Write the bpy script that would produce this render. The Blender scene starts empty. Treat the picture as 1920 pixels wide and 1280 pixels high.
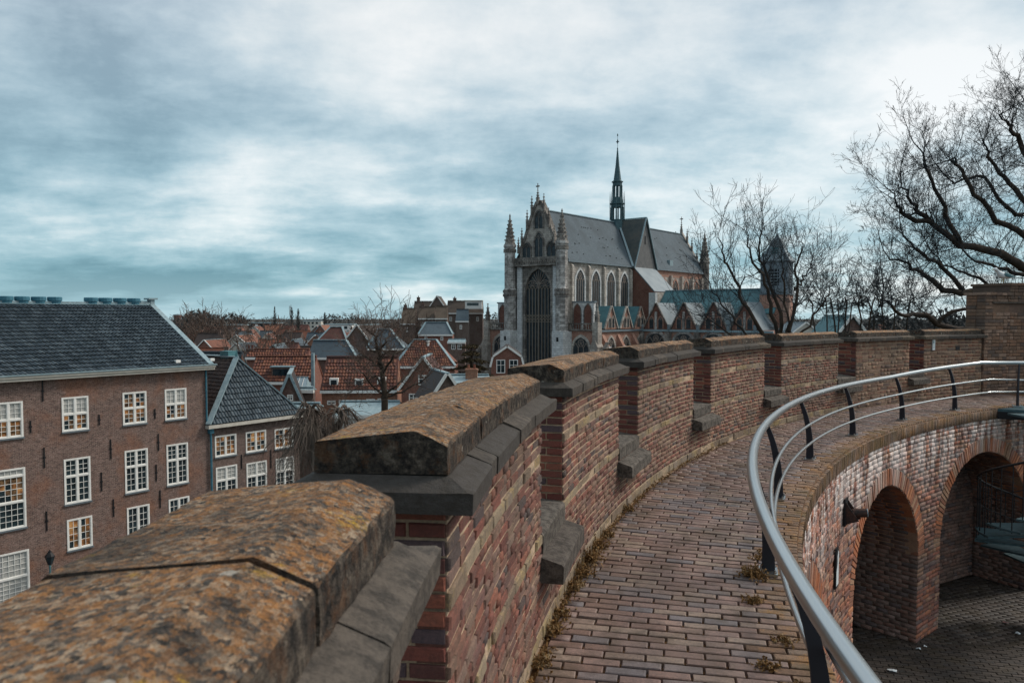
import bpy, math, random
import numpy as np
from mathutils import Matrix, Vector
random.seed(7); RNG = np.random.default_rng(7)
SC = bpy.context.scene; COL = SC.collection
R_ = math.radians
# ------------------------------------------------------------------ camera, world, sun, exposure
EYE = 1.75; FPX = 1450.0; PITCH = R_(2.5); PPY = 590 + FPX * math.tan(PITCH)
cd = bpy.data.cameras.new('camera'); cam = bpy.data.objects.new('camera', cd); COL.objects.link(cam)
cam.location = (0, 0, EYE); cam.rotation_euler = (math.pi / 2 - PITCH, 0, 0)
cd.sensor_width = 36; cd.lens = 36 * FPX / 1920; cd.shift_y = (PPY - 640) / 1920
cd.clip_start = .05; cd.clip_end = 6000
cd.dof.use_dof = True; cd.dof.focus_distance = 8.0; cd.dof.aperture_fstop = 9.0
SC.camera = cam
SC.view_settings.view_transform = 'Standard'; SC.view_settings.look = 'None'
SC.view_settings.exposure = 0.66; SC.view_settings.gamma = 1.0
SUN_EL, SUN_AZ = 42, 68          # azimuth clockwise from +Y (straight ahead): high on the right
sd = bpy.data.lights.new('sun', 'SUN'); sun = bpy.data.objects.new('sun', sd); COL.objects.link(sun)
sd.energy = 1.5; sd.angle = R_(14); sd.color = (1.0, .93, .84)
sunv = (math.sin(R_(SUN_AZ)) * math.cos(R_(SUN_EL)), math.cos(R_(SUN_AZ)) * math.cos(R_(SUN_EL)), math.sin(R_(SUN_EL)))
sun.rotation_euler = Vector(sunv).to_track_quat('Z', 'Y').to_euler()
sun.location = (30, 10, 60)

class NT:                                  # tiny node helper
    def __init__(s, tree): s.t = tree; s.n = tree.nodes; s.l = tree.links; s.n.clear()
    def new(s, ty, **kw):
        n = s.n.new(ty)
        for k, v in kw.items():
            if k.startswith('i_'):
                s.inp(n, k[2:], v)
            else: setattr(n, k, v)
        return n
    def inp(s, n, key, v):
        k = n.inputs[int(key)] if key.isdigit() else n.inputs[key.replace('_', ' ')]
        if isinstance(v, bpy.types.NodeSocket): s.l.new(v, k)
        else: k.default_value = v
    def math(s, op, a, b=None, c=None, clamp=False):
        n = s.new('ShaderNodeMath', operation=op, use_clamp=clamp); s.inp(n, '0', a)
        if b is not None: s.inp(n, '1', b)
        if c is not None: s.inp(n, '2', c)
        return n.outputs[0]
    def vmath(s, op, a, b=None):
        n = s.new('ShaderNodeVectorMath', operation=op); s.inp(n, '0', a)
        if b is not None: s.inp(n, '1', b)
        return n.outputs[0]
    def noise(s, vec, scale, detail=4, rough=.55, dist=0.0):
        n = s.new('ShaderNodeTexNoise'); s.inp(n, 'Vector', vec); s.inp(n, 'Scale', scale); s.inp(n, 'Detail', detail)
        s.inp(n, 'Roughness', rough); s.inp(n, 'Distortion', dist); return n.outputs[0]
    def ramp(s, fac, stops, interp='LINEAR'):
        n = s.new('ShaderNodeValToRGB'); cr = n.color_ramp; cr.interpolation = interp
        while len(cr.elements) > 1: cr.elements.remove(cr.elements[-1])
        for i, (p, c) in enumerate(stops):
            e = cr.elements[0] if i == 0 else cr.elements.new(p)
            e.position = p
            c = (c, c, c) if not hasattr(c, '__len__') else c
            e.color = (*c, 1)
        s.inp(n, 'Fac', fac); return n.outputs[0]
    def mix(s, fac, a, b, mode='MIX'):
        n = s.new('ShaderNodeMix', data_type='RGBA', blend_type=mode)
        for k, v in ((0, fac), (6, a), (7, b)):
            if isinstance(v, bpy.types.NodeSocket): s.l.new(v, n.inputs[k])
            else: n.inputs[k].default_value = (*v, 1) if hasattr(v, '__len__') else v
        return n.outputs[2]
    def mapr(s, v, a, b, c=0.0, d=1.0):
        n = s.new('ShaderNodeMapRange'); s.inp(n, '0', v); s.inp(n, '1', a); s.inp(n, '2', b); s.inp(n, '3', c); s.inp(n, '4', d)
        return n.outputs[0]

W = bpy.data.worlds.new('World'); SC.world = W; W.use_nodes = True
t = NT(W.node_tree)
D = t.new('ShaderNodeTexCoord').outputs['Generated']
sep = t.new('ShaderNodeSeparateXYZ'); t.inp(sep, '0', D); dx, dy, dz = sep.outputs
zc = t.math('MAXIMUM', dz, 0.0); den = t.math('ADD', zc, .20)
comb = t.new('ShaderNodeCombineXYZ'); t.inp(comb, '0', t.math('DIVIDE', dx, den)); t.inp(comb, '1', t.math('DIVIDE', dy, den)); PL = comb.outputs[0]
mp = t.new('ShaderNodeMapping'); t.inp(mp, 'Vector', PL); mp.inputs['Location'].default_value = (3.1, 1.55, 0); mp.inputs['Rotation'].default_value = (0, 0, R_(-22)); mp.inputs['Scale'].default_value = (.80, .95, 1)
n1 = t.noise(mp.outputs[0], 1.0, 7, .52, .1)
n2 = t.noise(mp.outputs[0], 3.4, 8, .62, .15)
n3 = t.noise(D, 5.5, 9, .64, .15)
val = t.math('ADD', t.math('ADD', t.math('MULTIPLY', n1, .56), t.math('MULTIPLY', n2, .24)), t.math('MULTIPLY', n3, .20))
dp = t.new('ShaderNodeVectorMath', operation='DOT_PRODUCT'); t.inp(dp, '0', D); dp.inputs[1].default_value = sunv
sg = t.mapr(dp.outputs['Value'], -.3, 1.0, -.07, .13)
val = t.math('ADD', val, sg)
hi = t.ramp(val, [(.425, (.20, .265, .315)), (.475, (.275, .345, .395)), (.525, (.36, .425, .465)), (.575, (.455, .50, .52)), (.65, (.575, .59, .59))])
lo = t.ramp(val, [(.41, (.085, .20, .25)), (.47, (.145, .285, .34)), (.53, (.255, .39, .44)), (.59, (.45, .535, .56)), (.66, (.65, .67, .67))])
cl = t.mix(t.mapr(dz, .02, .34), lo, hi)
cl = t.mix(t.mapr(dz, .0, .05, .45, 0.0), cl, (.36, .485, .53))
sky = t.new('ShaderNodeTexSky', sky_type='NISHITA', sun_disc=False, sun_elevation=R_(SUN_EL), sun_rotation=R_(SUN_AZ))
skc = t.mix(1.0, sky.outputs[0], (.10, .10, .10), 'MULTIPLY')
fin = t.mix(.93, skc, cl)
bg = t.new('ShaderNodeBackground', i_Strength=1.0); t.inp(bg, 'Color', fin)
wo = t.new('ShaderNodeOutputWorld'); t.l.new(bg.outputs[0], wo.inputs[0])

# ------------------------------------------------------------------ measuring: a pixel of the photograph -> a point at a real distance
def ray(x, y):
    X = (x - 960) / FPX; Y = -(y - PPY) / FPX; c, s = math.cos(PITCH), math.sin(PITCH)
    return np.array([X, c + Y * s, -s + Y * c])
def at(x, y, dist):
    d = ray(x, y); d = d / d[1] * dist; return np.array([d[0], d[1], d[2] + EYE])
def proj(p):
    p = np.asarray(p, float) - (0, 0, EYE); c, s = math.cos(PITCH), math.sin(PITCH)
    dep = p[..., 1] * c - p[..., 2] * s; up = p[..., 1] * s + p[..., 2] * c
    dep = np.where(dep > .05, dep, np.nan)
    return 960 + FPX * p[..., 0] / dep, PPY - FPX * up / dep, dep

# ------------------------------------------------------------------ mesh helpers
class MB:
    def __init__(s): s.v = []; s.f = []; s.r = []; s.m = []
    def add(s, vs, fs, rnd=None, mi=0):
        b = len(s.v); s.v.extend([tuple(map(float, p)) for p in vs])
        rnd = random.random() if rnd is None else rnd
        for f in fs: s.f.append(tuple(i + b for i in f)); s.r.append(rnd); s.m.append(mi)
        return s
    def hexa(s, p, rnd=None, mi=0):          # 0-3 bottom ccw, 4-7 top
        return s.add(p, [(3, 2, 1, 0), (4, 5, 6, 7), (0, 1, 5, 4), (1, 2, 6, 5), (2, 3, 7, 6), (3, 0, 4, 7)], rnd, mi)
    def box(s, x0, x1, y0, y1, z0, z1, rnd=None, mi=0):
        return s.hexa([(x0, y0, z0), (x1, y0, z0), (x1, y1, z0), (x0, y1, z0), (x0, y0, z1), (x1, y0, z1), (x1, y1, z1), (x0, y1, z1)], rnd, mi)
    def prism(s, poly, off, rnd=None, mi=0):
        n = len(poly); off = np.array(off, float); a = [np.array(p, float) for p in poly]
        return s.add(a + [p + off for p in a], [tuple(range(n))[::-1], tuple(range(n, 2 * n))] + [(i, (i + 1) % n, n + (i + 1) % n, n + i) for i in range(n)], rnd, mi)
    def loft(s, secs, rnd=None, mi=0, closed=True, caps=True):
        n = len(secs[0]); vs = [p for q in secs for p in q]; fs = []
        for k in range(len(secs) - 1):
            for i in range(n if closed else n - 1):
                j = (i + 1) % n; fs.append((k * n + i, k * n + j, (k + 1) * n + j, (k + 1) * n + i))
        if caps and closed: fs.append(tuple(range(n))[::-1]); fs.append(tuple((len(secs) - 1) * n + i for i in range(n)))
        return s.add(vs, fs, rnd, mi)
    def tube(s, pts, r, n=8, rnd=None, mi=0, caps=True):
        pts = [np.array(p, float) for p in pts]; rs = r if hasattr(r, '__len__') else [r] * len(pts); secs = []; ref = np.array([0, 0, 1.])
        for i, p in enumerate(pts):
            d = pts[min(i + 1, len(pts) - 1)] - pts[max(i - 1, 0)]; d /= np.linalg.norm(d) + 1e-9
            rf = ref if abs(d @ ref) < .95 else np.array([1., 0, 0])
            a = np.cross(rf, d); a /= np.linalg.norm(a); b = np.cross(d, a)
            secs.append([p + rs[i] * (a * math.cos(2 * math.pi * k / n) + b * math.sin(2 * math.pi * k / n)) for k in range(n)])
        return s.loft(secs, rnd, mi, True, caps)
    def lathe(s, prof, n=12, c=(0, 0), ph=0.0, rnd=None, mi=0):
        return s.loft([[(c[0] + r * math.cos(2 * math.pi * k / n + ph), c[1] + r * math.sin(2 * math.pi * k / n + ph), z) for k in range(n)] for r, z in prof], rnd, mi)
    def build(s, name, mats, parent=None, origin=None, smooth=False, bevel=0):
        me = bpy.data.meshes.new(name)
        o = np.array(origin if origin is not None else (0, 0, 0), float)
        me.from_pydata([tuple(np.array(v) - o) for v in s.v] if origin is not None else s.v, [], s.f)
        mats = mats if isinstance(mats, (list, tuple)) else [mats]
        for m in mats: me.materials.append(m)
        a = me.attributes.new('rnd', 'FLOAT', 'FACE'); a.data.foreach_set('value', np.array(s.r, np.float32))
        if len(mats) > 1: me.polygons.foreach_set('material_index', np.array(s.m, np.int32))
        if smooth: me.polygons.foreach_set('use_smooth', np.ones(len(s.f), bool))
        ob = bpy.data.objects.new(name, me); COL.objects.link(ob)
        if parent: ob.parent = parent
        if bevel:
            b = ob.modifiers.new('bevel', 'BEVEL'); b.width = bevel; b.segments = 2; b.limit_method = 'ANGLE'
        return ob

def mesh_np(name, V, Fq, mat, rnd=None, parent=None, smooth=False):
    """fast mesh from numpy arrays; every face has the same number of corners"""
    me = bpy.data.meshes.new(name); V = np.asarray(V, np.float32); Fq = np.asarray(Fq, np.int32); k = Fq.shape[1]
    me.vertices.add(len(V)); me.vertices.foreach_set('co', V.ravel())
    me.loops.add(Fq.size); me.loops.foreach_set('vertex_index', Fq.ravel())
    me.polygons.add(len(Fq)); me.polygons.foreach_set('loop_start', np.arange(0, Fq.size, k, dtype=np.int32)); me.polygons.foreach_set('loop_total', np.full(len(Fq), k, np.int32))
    if rnd is not None:
        a = me.attributes.new('rnd', 'FLOAT', 'FACE'); a.data.foreach_set('value', np.asarray(rnd, np.float32))
    me.update(calc_edges=True); me.validate()
    if smooth: me.polygons.foreach_set('use_smooth', np.ones(len(me.polygons), bool))
    me.materials.append(mat)
    ob = bpy.data.objects.new(name, me); COL.objects.link(ob)
    if parent: ob.parent = parent
    return ob

def tag(o, label=None, cat=None, group=None, kind=None):
    if label: o['label'] = label
    if cat: o['category'] = cat
    if group: o['group'] = group
    if kind: o['kind'] = kind
    return o
def empty(name, loc=(0, 0, 0), rz=0.0, label=None, cat=None, group=None):
    o = bpy.data.objects.new(name, None); COL.objects.link(o); o.location = tuple(map(float, loc)); o.rotation_euler = (0, 0, rz); o.empty_display_size = .3
    return tag(o, label, cat, group)

# ------------------------------------------------------------------ materials
MATS = {}
def material(name, base, rough=.8, metal=0.0, spec=.3, bump=None, emit=None, rnd_out=False):
    m = bpy.data.materials.new(name); m.use_nodes = True; t = NT(m.node_tree)
    bs = t.new('ShaderNodeBsdfPrincipled'); out = t.new('ShaderNodeOutputMaterial'); t.l.new(bs.outputs[0], out.inputs[0])
    pos = t.new('ShaderNodeNewGeometry')
    tc = t.new('ShaderNodeTexCoord')
    at_ = t.new('ShaderNodeAttribute', attribute_name='rnd'); oi = t.new('ShaderNodeObjectInfo')
    rn = t.math('FRACT', t.math('ADD', at_.outputs['Fac'], oi.outputs['Random']))
    ctx = dict(t=t, P=pos.outputs['Position'], N=pos.outputs['Normal'], O=tc.outputs['Object'], rnd=rn)
    r = base(ctx) if callable(base) else base
    h = None
    if isinstance(r, tuple) and isinstance(r[0], bpy.types.NodeSocket): r, h = r[0], r[1]
    if isinstance(r, bpy.types.NodeSocket): t.l.new(r, bs.inputs['Base Color'])
    else: bs.inputs['Base Color'].default_value = (*r, 1)
    rg = rough(ctx) if callable(rough) else rough
    t.inp(bs, 'Roughness', rg); bs.inputs['Metallic'].default_value = metal; bs.inputs['Specular IOR Level'].default_value = spec
    if emit:
        c = emit[0](ctx) if callable(emit[0]) else emit[0]
        if isinstance(c, bpy.types.NodeSocket): t.l.new(c, bs.inputs['Emission Color'])
        else: bs.inputs['Emission Color'].default_value = (*c, 1)
        bs.inputs['Emission Strength'].default_value = emit[1]
    if bump and h is not None:
        b = t.new('ShaderNodeBump', i_Strength=bump[0], i_Distance=bump[1]); t.inp(b, 'Height', h); t.l.new(b.outputs[0], bs.inputs['Normal'])
    MATS[name] = m; return m

def xyz(c, v):
    s = c['t'].new('ShaderNodeSeparateXYZ'); c['t'].inp(s, '0', v); return s.outputs

def bricky(pal, grime=(.05, .04, .032), gr=.45, lichen=None, white=None, scale=1.0, moss=None, gain=1.4):
    def f(c):
        t, P = c['t'], c['P']
        n = len(pal); col = t.ramp(c['rnd'], [(i / n, p) for i, p in enumerate(pal)], 'CONSTANT')
        fine = t.noise(P, 85 * scale, 5, .8); mid = t.noise(P, 14 * scale, 6, .75); big = t.noise(P, 1.1 * scale, 4, .6)
        col = t.mix(t.mapr(fine, .36, .64, .0, .8), col, t.mix(1.0, col, (1.95, 1.8, 1.65), 'MULTIPLY'))
        col = t.mix(t.math('MULTIPLY', t.mapr(mid, .46, .68), gr), col, grime)
        col = t.mix(t.math('MULTIPLY', t.mapr(big, .45, .7), gr), col, grime)
        if lichen:
            ln = t.noise(P, 3.3, 6, .72); f1 = t.math('MULTIPLY', t.mapr(ln, .5, .62), t.mapr(fine, .38, .6)); col = t.mix(t.math('MULTIPLY', f1, lichen[1]), col, lichen[0])
        if white:                                # lime runs below the coping: ragged, stretched down the wall
            mpn = t.new('ShaderNodeMapping'); t.inp(mpn, 'Vector', P); mpn.inputs['Scale'].default_value = (2.6, 2.6, .5)
            wn = t.noise(mpn.outputs[0], 1.6, 6, .7, .3); z = xyz(c, P)[2]
            f2 = t.math('MULTIPLY', t.mapr(wn, .43, .56), t.mapr(z, white[0], white[1])); f2 = t.math('MULTIPLY', f2, t.mapr(fine, .25, .55, .45, 1.0))
            col = t.mix(t.math('MULTIPLY', f2, .9), col, (.60, .55, .52))
        if moss:
            mn = t.noise(P, 2.1, 6, .7); f3 = t.math('MULTIPLY', t.mapr(mn, .5, .64), moss[1]); col = t.mix(f3, col, moss[0])
        col = t.mix(1.0, col, (gain,) * 3, 'MULTIPLY'); h = t.math('ADD', t.math('MULTIPLY', fine, .5), t.math('MULTIPLY', mid, .6))
        return col, h
    return f

PARA = [(.085, .034, .028), (.13, .052, .041), (.125, .066, .05), (.10, .056, .05), (.15, .062, .044), (.13, .082, .062), (.12, .075, .062), (.09, .038, .031), (.135, .06, .047), (.13, .085, .072), (.11, .052, .043), (.055, .042, .042)]
m_brick = material('parapet_brick', bricky(PARA, gr=.55, lichen=((.20, .145, .10), .7), gain=1.35), .88, bump=(.9, .014))
m_jamb = material('dark_red_brick', bricky([(.075, .022, .018), (.10, .032, .025), (.06, .024, .022), (.13, .045, .03), (.05, .035, .04)], gr=.25), .8, bump=(.6, .01))
m_mortar = material('lime_mortar', bricky([(.27, .205, .145)], gr=.6, grime=(.075, .058, .045)), .95, bump=(.8, .01))
m_mortar_dark = material('dirty_mortar', bricky([(.15, .125, .105)], gr=.6, grime=(.05, .042, .036), white=(-1.6, -.2)), .95, bump=(.8, .01))
m_tufa = material('tufa_block', bricky([(.15, .118, .085), (.13, .098, .072), (.17, .138, .10), (.115, .088, .066), (.15, .122, .098)], gr=.45, lichen=((.33, .23, .08), .7)), .92, bump=(.9, .015))
YARD = [(.17, .065, .042), (.21, .085, .05), (.13, .06, .045), (.18, .10, .07), (.11, .055, .047), (.22, .125, .085), (.15, .095, .08), (.09, .06, .058), (.19, .078, .055)]
m_yard = material('courtyard_brick', bricky(YARD, gr=.5, white=(-1.35, -.15)), .88, bump=(.7, .012))
m_niche = material('grey_niche_brick', bricky([(.12, .068, .055), (.14, .085, .07), (.095, .06, .052), (.15, .10, .088), (.075, .055, .055), (.13, .07, .055)], gr=.55), .9, bump=(.8, .012))  # darker, greyer brick tones inside the arches than on the wall face
m_vous = material('arch_brick', bricky([(.24, .085, .04), (.20, .08, .045), (.27, .115, .06), (.16, .07, .045), (.22, .13, .085)], gr=.45, white=(-1.1, -.1)), .88, bump=(.6, .01))
m_bigb = material('large_brown_brick', bricky([(.12, .065, .046), (.14, .085, .06), (.095, .058, .045), (.15, .10, .075), (.08, .056, .048), (.135, .07, .048)], gr=.55, lichen=((.25, .18, .12), .6)), .9, bump=(.8, .012))
m_tower = material('gate_brick', bricky([(.11, .07, .05), (.14, .09, .065), (.09, .06, .048), (.16, .11, .085), (.075, .055, .048), (.13, .075, .05)], gr=.55), .9, bump=(.7, .012))
PAVE = [(.175, .118, .104), (.15, .10, .09), (.19, .13, .112), (.13, .107, .108), (.20, .15, .122), (.155, .098, .083), (.115, .102, .11), (.17, .12, .106), (.14, .088, .073), (.185, .135, .112)]
m_pave = material('paving_clinker', bricky(PAVE, gr=.6, grime=(.07, .05, .04), moss=((.08, .052, .03), .7), gain=1.0), lambda c: c['t'].mapr(c['t'].noise(c['P'], 4, 4), .3, .7, .42, .75), spec=.4, bump=(.5, .008))
m_border = material('mossy_border_brick', bricky([(.13, .085, .06), (.11, .07, .05), (.15, .10, .07), (.12, .09, .072)], gr=.6, grime=(.045, .034, .025), lichen=((.24, .115, .03), .9), moss=((.10, .065, .025), .8)), .93, bump=(1.0, .016))
m_joint = material('joint_soil', bricky([(.085, .046, .024)], gr=.35, grime=(.04, .025, .015), moss=((.16, .075, .022), .7)), .97, bump=(1.0, .02))
m_yardpave = material('courtyard_paver', bricky([(.05, .038, .03), (.04, .031, .026), (.06, .047, .04), (.042, .036, .034), (.07, .056, .048)], gr=.7, grime=(.025, .02, .016), moss=((.07, .05, .025), .5), gain=.8), .62, spec=.4, bump=(.6, .01))
m_yardjoint = material('courtyard_soil', bricky([(.03, .022, .016)], gr=.4), .95, bump=(1, .02))

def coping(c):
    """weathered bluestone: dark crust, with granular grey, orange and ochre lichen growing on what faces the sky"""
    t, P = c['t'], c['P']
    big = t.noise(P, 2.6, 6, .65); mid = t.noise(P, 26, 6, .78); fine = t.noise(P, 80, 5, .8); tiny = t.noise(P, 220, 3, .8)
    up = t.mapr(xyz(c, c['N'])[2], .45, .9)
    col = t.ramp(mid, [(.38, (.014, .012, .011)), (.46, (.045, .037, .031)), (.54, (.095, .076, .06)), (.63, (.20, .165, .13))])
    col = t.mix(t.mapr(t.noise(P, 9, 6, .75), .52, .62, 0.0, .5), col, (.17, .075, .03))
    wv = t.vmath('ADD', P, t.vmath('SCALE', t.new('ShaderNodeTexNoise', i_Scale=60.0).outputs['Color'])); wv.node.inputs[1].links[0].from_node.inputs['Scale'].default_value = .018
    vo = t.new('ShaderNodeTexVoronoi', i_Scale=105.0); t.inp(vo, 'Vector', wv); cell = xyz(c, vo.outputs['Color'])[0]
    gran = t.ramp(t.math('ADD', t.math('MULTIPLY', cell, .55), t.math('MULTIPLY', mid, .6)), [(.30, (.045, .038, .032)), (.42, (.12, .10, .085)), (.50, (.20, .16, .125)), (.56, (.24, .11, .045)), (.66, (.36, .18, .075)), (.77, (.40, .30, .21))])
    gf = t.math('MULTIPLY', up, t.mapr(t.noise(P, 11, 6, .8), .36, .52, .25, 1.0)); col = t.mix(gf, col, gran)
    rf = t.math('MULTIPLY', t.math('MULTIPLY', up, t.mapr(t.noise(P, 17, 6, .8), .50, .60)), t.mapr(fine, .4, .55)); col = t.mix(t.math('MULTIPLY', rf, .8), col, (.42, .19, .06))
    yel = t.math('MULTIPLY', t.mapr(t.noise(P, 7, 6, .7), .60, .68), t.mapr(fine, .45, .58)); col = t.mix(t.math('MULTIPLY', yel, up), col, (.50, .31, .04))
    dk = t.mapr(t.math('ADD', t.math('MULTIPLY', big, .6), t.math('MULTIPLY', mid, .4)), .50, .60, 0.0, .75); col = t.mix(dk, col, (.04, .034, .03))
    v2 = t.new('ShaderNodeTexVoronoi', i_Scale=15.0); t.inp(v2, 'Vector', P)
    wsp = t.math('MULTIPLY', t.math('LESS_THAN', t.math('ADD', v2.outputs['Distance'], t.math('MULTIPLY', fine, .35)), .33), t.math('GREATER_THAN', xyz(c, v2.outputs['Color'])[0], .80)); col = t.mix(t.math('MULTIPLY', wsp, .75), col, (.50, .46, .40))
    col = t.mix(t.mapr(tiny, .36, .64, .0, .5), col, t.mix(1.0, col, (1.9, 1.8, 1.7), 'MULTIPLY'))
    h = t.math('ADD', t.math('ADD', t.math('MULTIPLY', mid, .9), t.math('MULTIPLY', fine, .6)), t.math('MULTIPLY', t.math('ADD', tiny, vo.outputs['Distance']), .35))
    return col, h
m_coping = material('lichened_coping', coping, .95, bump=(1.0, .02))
m_string = material('string_course_stone', lambda c: (c['t'].mix(c['t'].mapr(c['t'].noise(c['P'], 22, 6, .78), .42, .6), c['t'].ramp(c['rnd'], [(0, (.075, .063, .053)), (.35, (.105, .086, .07)), (.7, (.06, .053, .048)), (.88, (.14, .108, .075))], 'CONSTANT'), (.045, .038, .032)), c['t'].noise(c['P'], 40, 5, .7)), .93, bump=(.8, .01))
m_sill = material('sill_stone', lambda c: (c['t'].mix(c['t'].mapr(c['t'].noise(c['P'], 18, 6, .75), .42, .6), c['t'].ramp(c['rnd'], [(0, (.12, .10, .085)), (.5, (.15, .13, .11))]), (.05, .042, .036)), c['t'].noise(c['P'], 60, 5, .8)), .93, bump=(.9, .012))
m_steel = material('brushed_steel', (.47, .505, .52), .29, 1.0)
m_post = material('blue_black_paint', (.016, .018, .026), .5, spec=.4)
m_galv = material('galvanised_plate', lambda c: c['t'].ramp(c['t'].noise(c['P'], 12, 5), [(.3, (.04, .08, .095)), (.7, (.08, .135, .15))]), .5, .3)
m_iron = material('black_iron', (.012, .012, .014), .55)
m_rustlamp = material('rusty_lamp_housing', lambda c: c['t'].ramp(c['t'].noise(c['P'], 25, 5), [(.35, (.03, .026, .026)), (.55, (.07, .04, .033)), (.7, (.13, .055, .03))]), .6, .3)
m_glasslamp = material('lamp_glass', (.30, .38, .42), .12, spec=.6)
m_white = material('white_paint', lambda c: c['t'].ramp(c['t'].noise(c['P'], 6, 4), [(.3, (.74, .72, .67)), (.7, (.86, .84, .80))]), .55)
m_cream = material('cream_board', lambda c: c['t'].ramp(c['t'].noise(c['P'], 3, 4), [(.3, (.48, .44, .38)), (.7, (.60, .56, .49))]), .6)
m_sign = material('white_sign', (.72, .75, .76), .4)
m_teal = material('teal_print', (.06, .20, .22), .5)
m_darkprint = material('dark_print', (.03, .035, .05), .5)
m_leadsill = material('blue_stone_sill', (.13, .15, .165), .7)
m_lead = material('lead_flashing', lambda c: c['t'].ramp(c['t'].noise(c['P'], 4, 5, .6), [(.3, (.16, .235, .265)), (.7, (.31, .39, .41))]), .6)
m_copper = material('teal_copper', lambda c: c['t'].ramp(c['t'].noise(c['P'], 2.5, 5, .6), [(.3, (.045, .13, .15)), (.7, (.09, .23, .25))]), .6)
m_cowl = material('blue_cowl', lambda c: c['t'].ramp(c['t'].noise(c['P'], 6, 4), [(.3, (.035, .12, .17)), (.7, (.06, .19, .25))]), .6)
m_gdark = material('dark_window_glass', lambda c: c['t'].ramp(c['t'].noise(c['P'], 2.2, 3), [(.35, (.008, .014, .02)), (.65, (.03, .05, .06))]), .08, spec=.6)
m_gcurt = material('curtained_pane', lambda c: c['t'].ramp(c['t'].noise(c['P'], 5, 3), [(.3, (.30, .31, .30)), (.7, (.48, .47, .44))]), .15, spec=.5)
m_glit = material('lamplit_pane', lambda c: c['t'].ramp(c['t'].noise(c['P'], 3.5, 3), [(.35, (.02, .02, .018)), (.6, (.20, .10, .04))]), .12, spec=.5, emit=(lambda c: c['t'].ramp(c['t'].noise(c['P'], 2.3, 2), [(.42, (.01, .006, .003)), (.54, (.32, .12, .04)), (.66, (.7, .38, .14))]), .26))

def facade(c1, c2, c3, mortar=(.17, .145, .13), sc=1.0, patch=None):
    def f(c):
        t = c['t']; x, y, z = xyz(c, c['O']); cb = t.new('ShaderNodeCombineXYZ'); t.inp(cb, '0', t.math('ADD', x, y)); t.inp(cb, '1', z)
        b = t.new('ShaderNodeTexBrick', i_Scale=1.0); t.inp(b, 'Vector', cb.outputs[0]); b.inputs['Brick Width'].default_value = .22 * sc; b.inputs['Row Height'].default_value = .068 * sc
        b.inputs['Mortar Size'].default_value = .008 * sc; b.inputs['Color1'].default_value = (*c1, 1); b.inputs['Color2'].default_value = (*c2, 1); b.inputs['Mortar'].default_value = (*mortar, 1)
        n1 = t.noise(c['P'], .55, 5, .65); n2 = t.noise(c['P'], 3.5, 5, .65)
        col = t.mix(t.mapr(n1, .48, .66, 0, .75), b.outputs[0], c3)
        col = t.mix(t.mapr(n2, .40, .66, 0, .5), col, t.mix(1.0, col, (.55, .52, .5), 'MULTIPLY'))
        n3 = t.noise(c['P'], 13, 6, .8); col = t.mix(t.mapr(n3, .40, .60, 0, .7), t.mix(1.0, col, (.62, .6, .6), 'MULTIPLY'), t.mix(1.0, col, (1.55, 1.5, 1.45), 'MULTIPLY'))
        col = t.mix(1.0, col, (1.35,) * 3, 'MULTIPLY'); return col, b.outputs['Fac']
    return f
m_fac1 = material('purple_brown_facade_brick', facade((.085, .052, .046), (.175, .11, .095), (.19, .095, .062), (.22, .185, .16)), .88, bump=(.3, .01))
m_fac2 = material('dark_brown_house_brick', facade((.07, .048, .045), (.135, .092, .08), (.14, .07, .052), (.2, .165, .145)), .88, bump=(.3, .01))
m_fac3 = material('red_house_brick', facade((.17, .06, .04), (.22, .085, .055), (.13, .06, .045)), .88, bump=(.3, .01))
m_fac4 = material('brown_house_brick', facade((.09, .06, .05), (.13, .085, .07), (.10, .05, .04)), .88, bump=(.3, .01))
m_fac5 = material('orange_house_brick', facade((.26, .11, .06), (.30, .14, .08), (.20, .10, .07)), .88, bump=(.3, .01))
def tiles_mat(pal, gr=.4, grime=(.03, .028, .027)):
    def f(c):
        t = c['t']; n = len(pal); col = t.ramp(c['rnd'], [(i / n, p) for i, p in enumerate(pal)], 'CONSTANT')
        a = t.noise(c['P'], .7, 5, .6); b = t.noise(c['P'], 5, 5, .7)
        col = t.mix(t.math('MULTIPLY', t.mapr(b, .42, .66), gr), col, grime); col = t.mix(t.math('MULTIPLY', t.mapr(a, .45, .68), gr), col, t.mix(1.0, col, (.5, .5, .5), 'MULTIPLY'))
        return col, b
    return f
m_tblue = material('blue_black_pantile', tiles_mat([(.05, .072, .09), (.062, .086, .105), (.04, .058, .072), (.078, .105, .124), (.055, .075, .09), (.10, .13, .15)], .35), .65, spec=.25)
m_tred = material('red_pantile', tiles_mat([(.20, .07, .042), (.25, .09, .052), (.15, .052, .037), (.28, .115, .067), (.12, .047, .036), (.22, .08, .047)], .6), .75)
m_tbrown = material('brown_pantile', tiles_mat([(.17, .06, .04), (.13, .05, .037), (.20, .075, .045), (.10, .042, .034), (.22, .085, .05)], .5), .75)
m_tdark = material('dark_brown_pantile', tiles_mat([(.055, .038, .033), (.075, .05, .04), (.042, .032, .03)], .4), .7)
m_troof = {'red': m_tred, 'brown': m_tbrown, 'slate': m_tblue, 'dark': m_tdark}
m_slate = material('church_slate', lambda c: (c['t'].mix(c['t'].mapr(c['t'].noise(c['P'], .25, 6, .6), .42, .62, 0, .7), c['t'].ramp(c['t'].noise(c['P'], 3.0, 6, .75), [(.3, (.06, .08, .095)), (.7, (.12, .15, .17))]), (.06, .075, .085)), c['t'].noise(c['P'], 3, 5)), .8, spec=.2)
m_slatedk = material('streaked_dark_slate', lambda c: c['t'].ramp(c['t'].noise(c['P'], .6, 6, .7), [(.35, (.04, .05, .05)), (.55, (.07, .075, .07)), (.7, (.10, .085, .07))]), .6)
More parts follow.
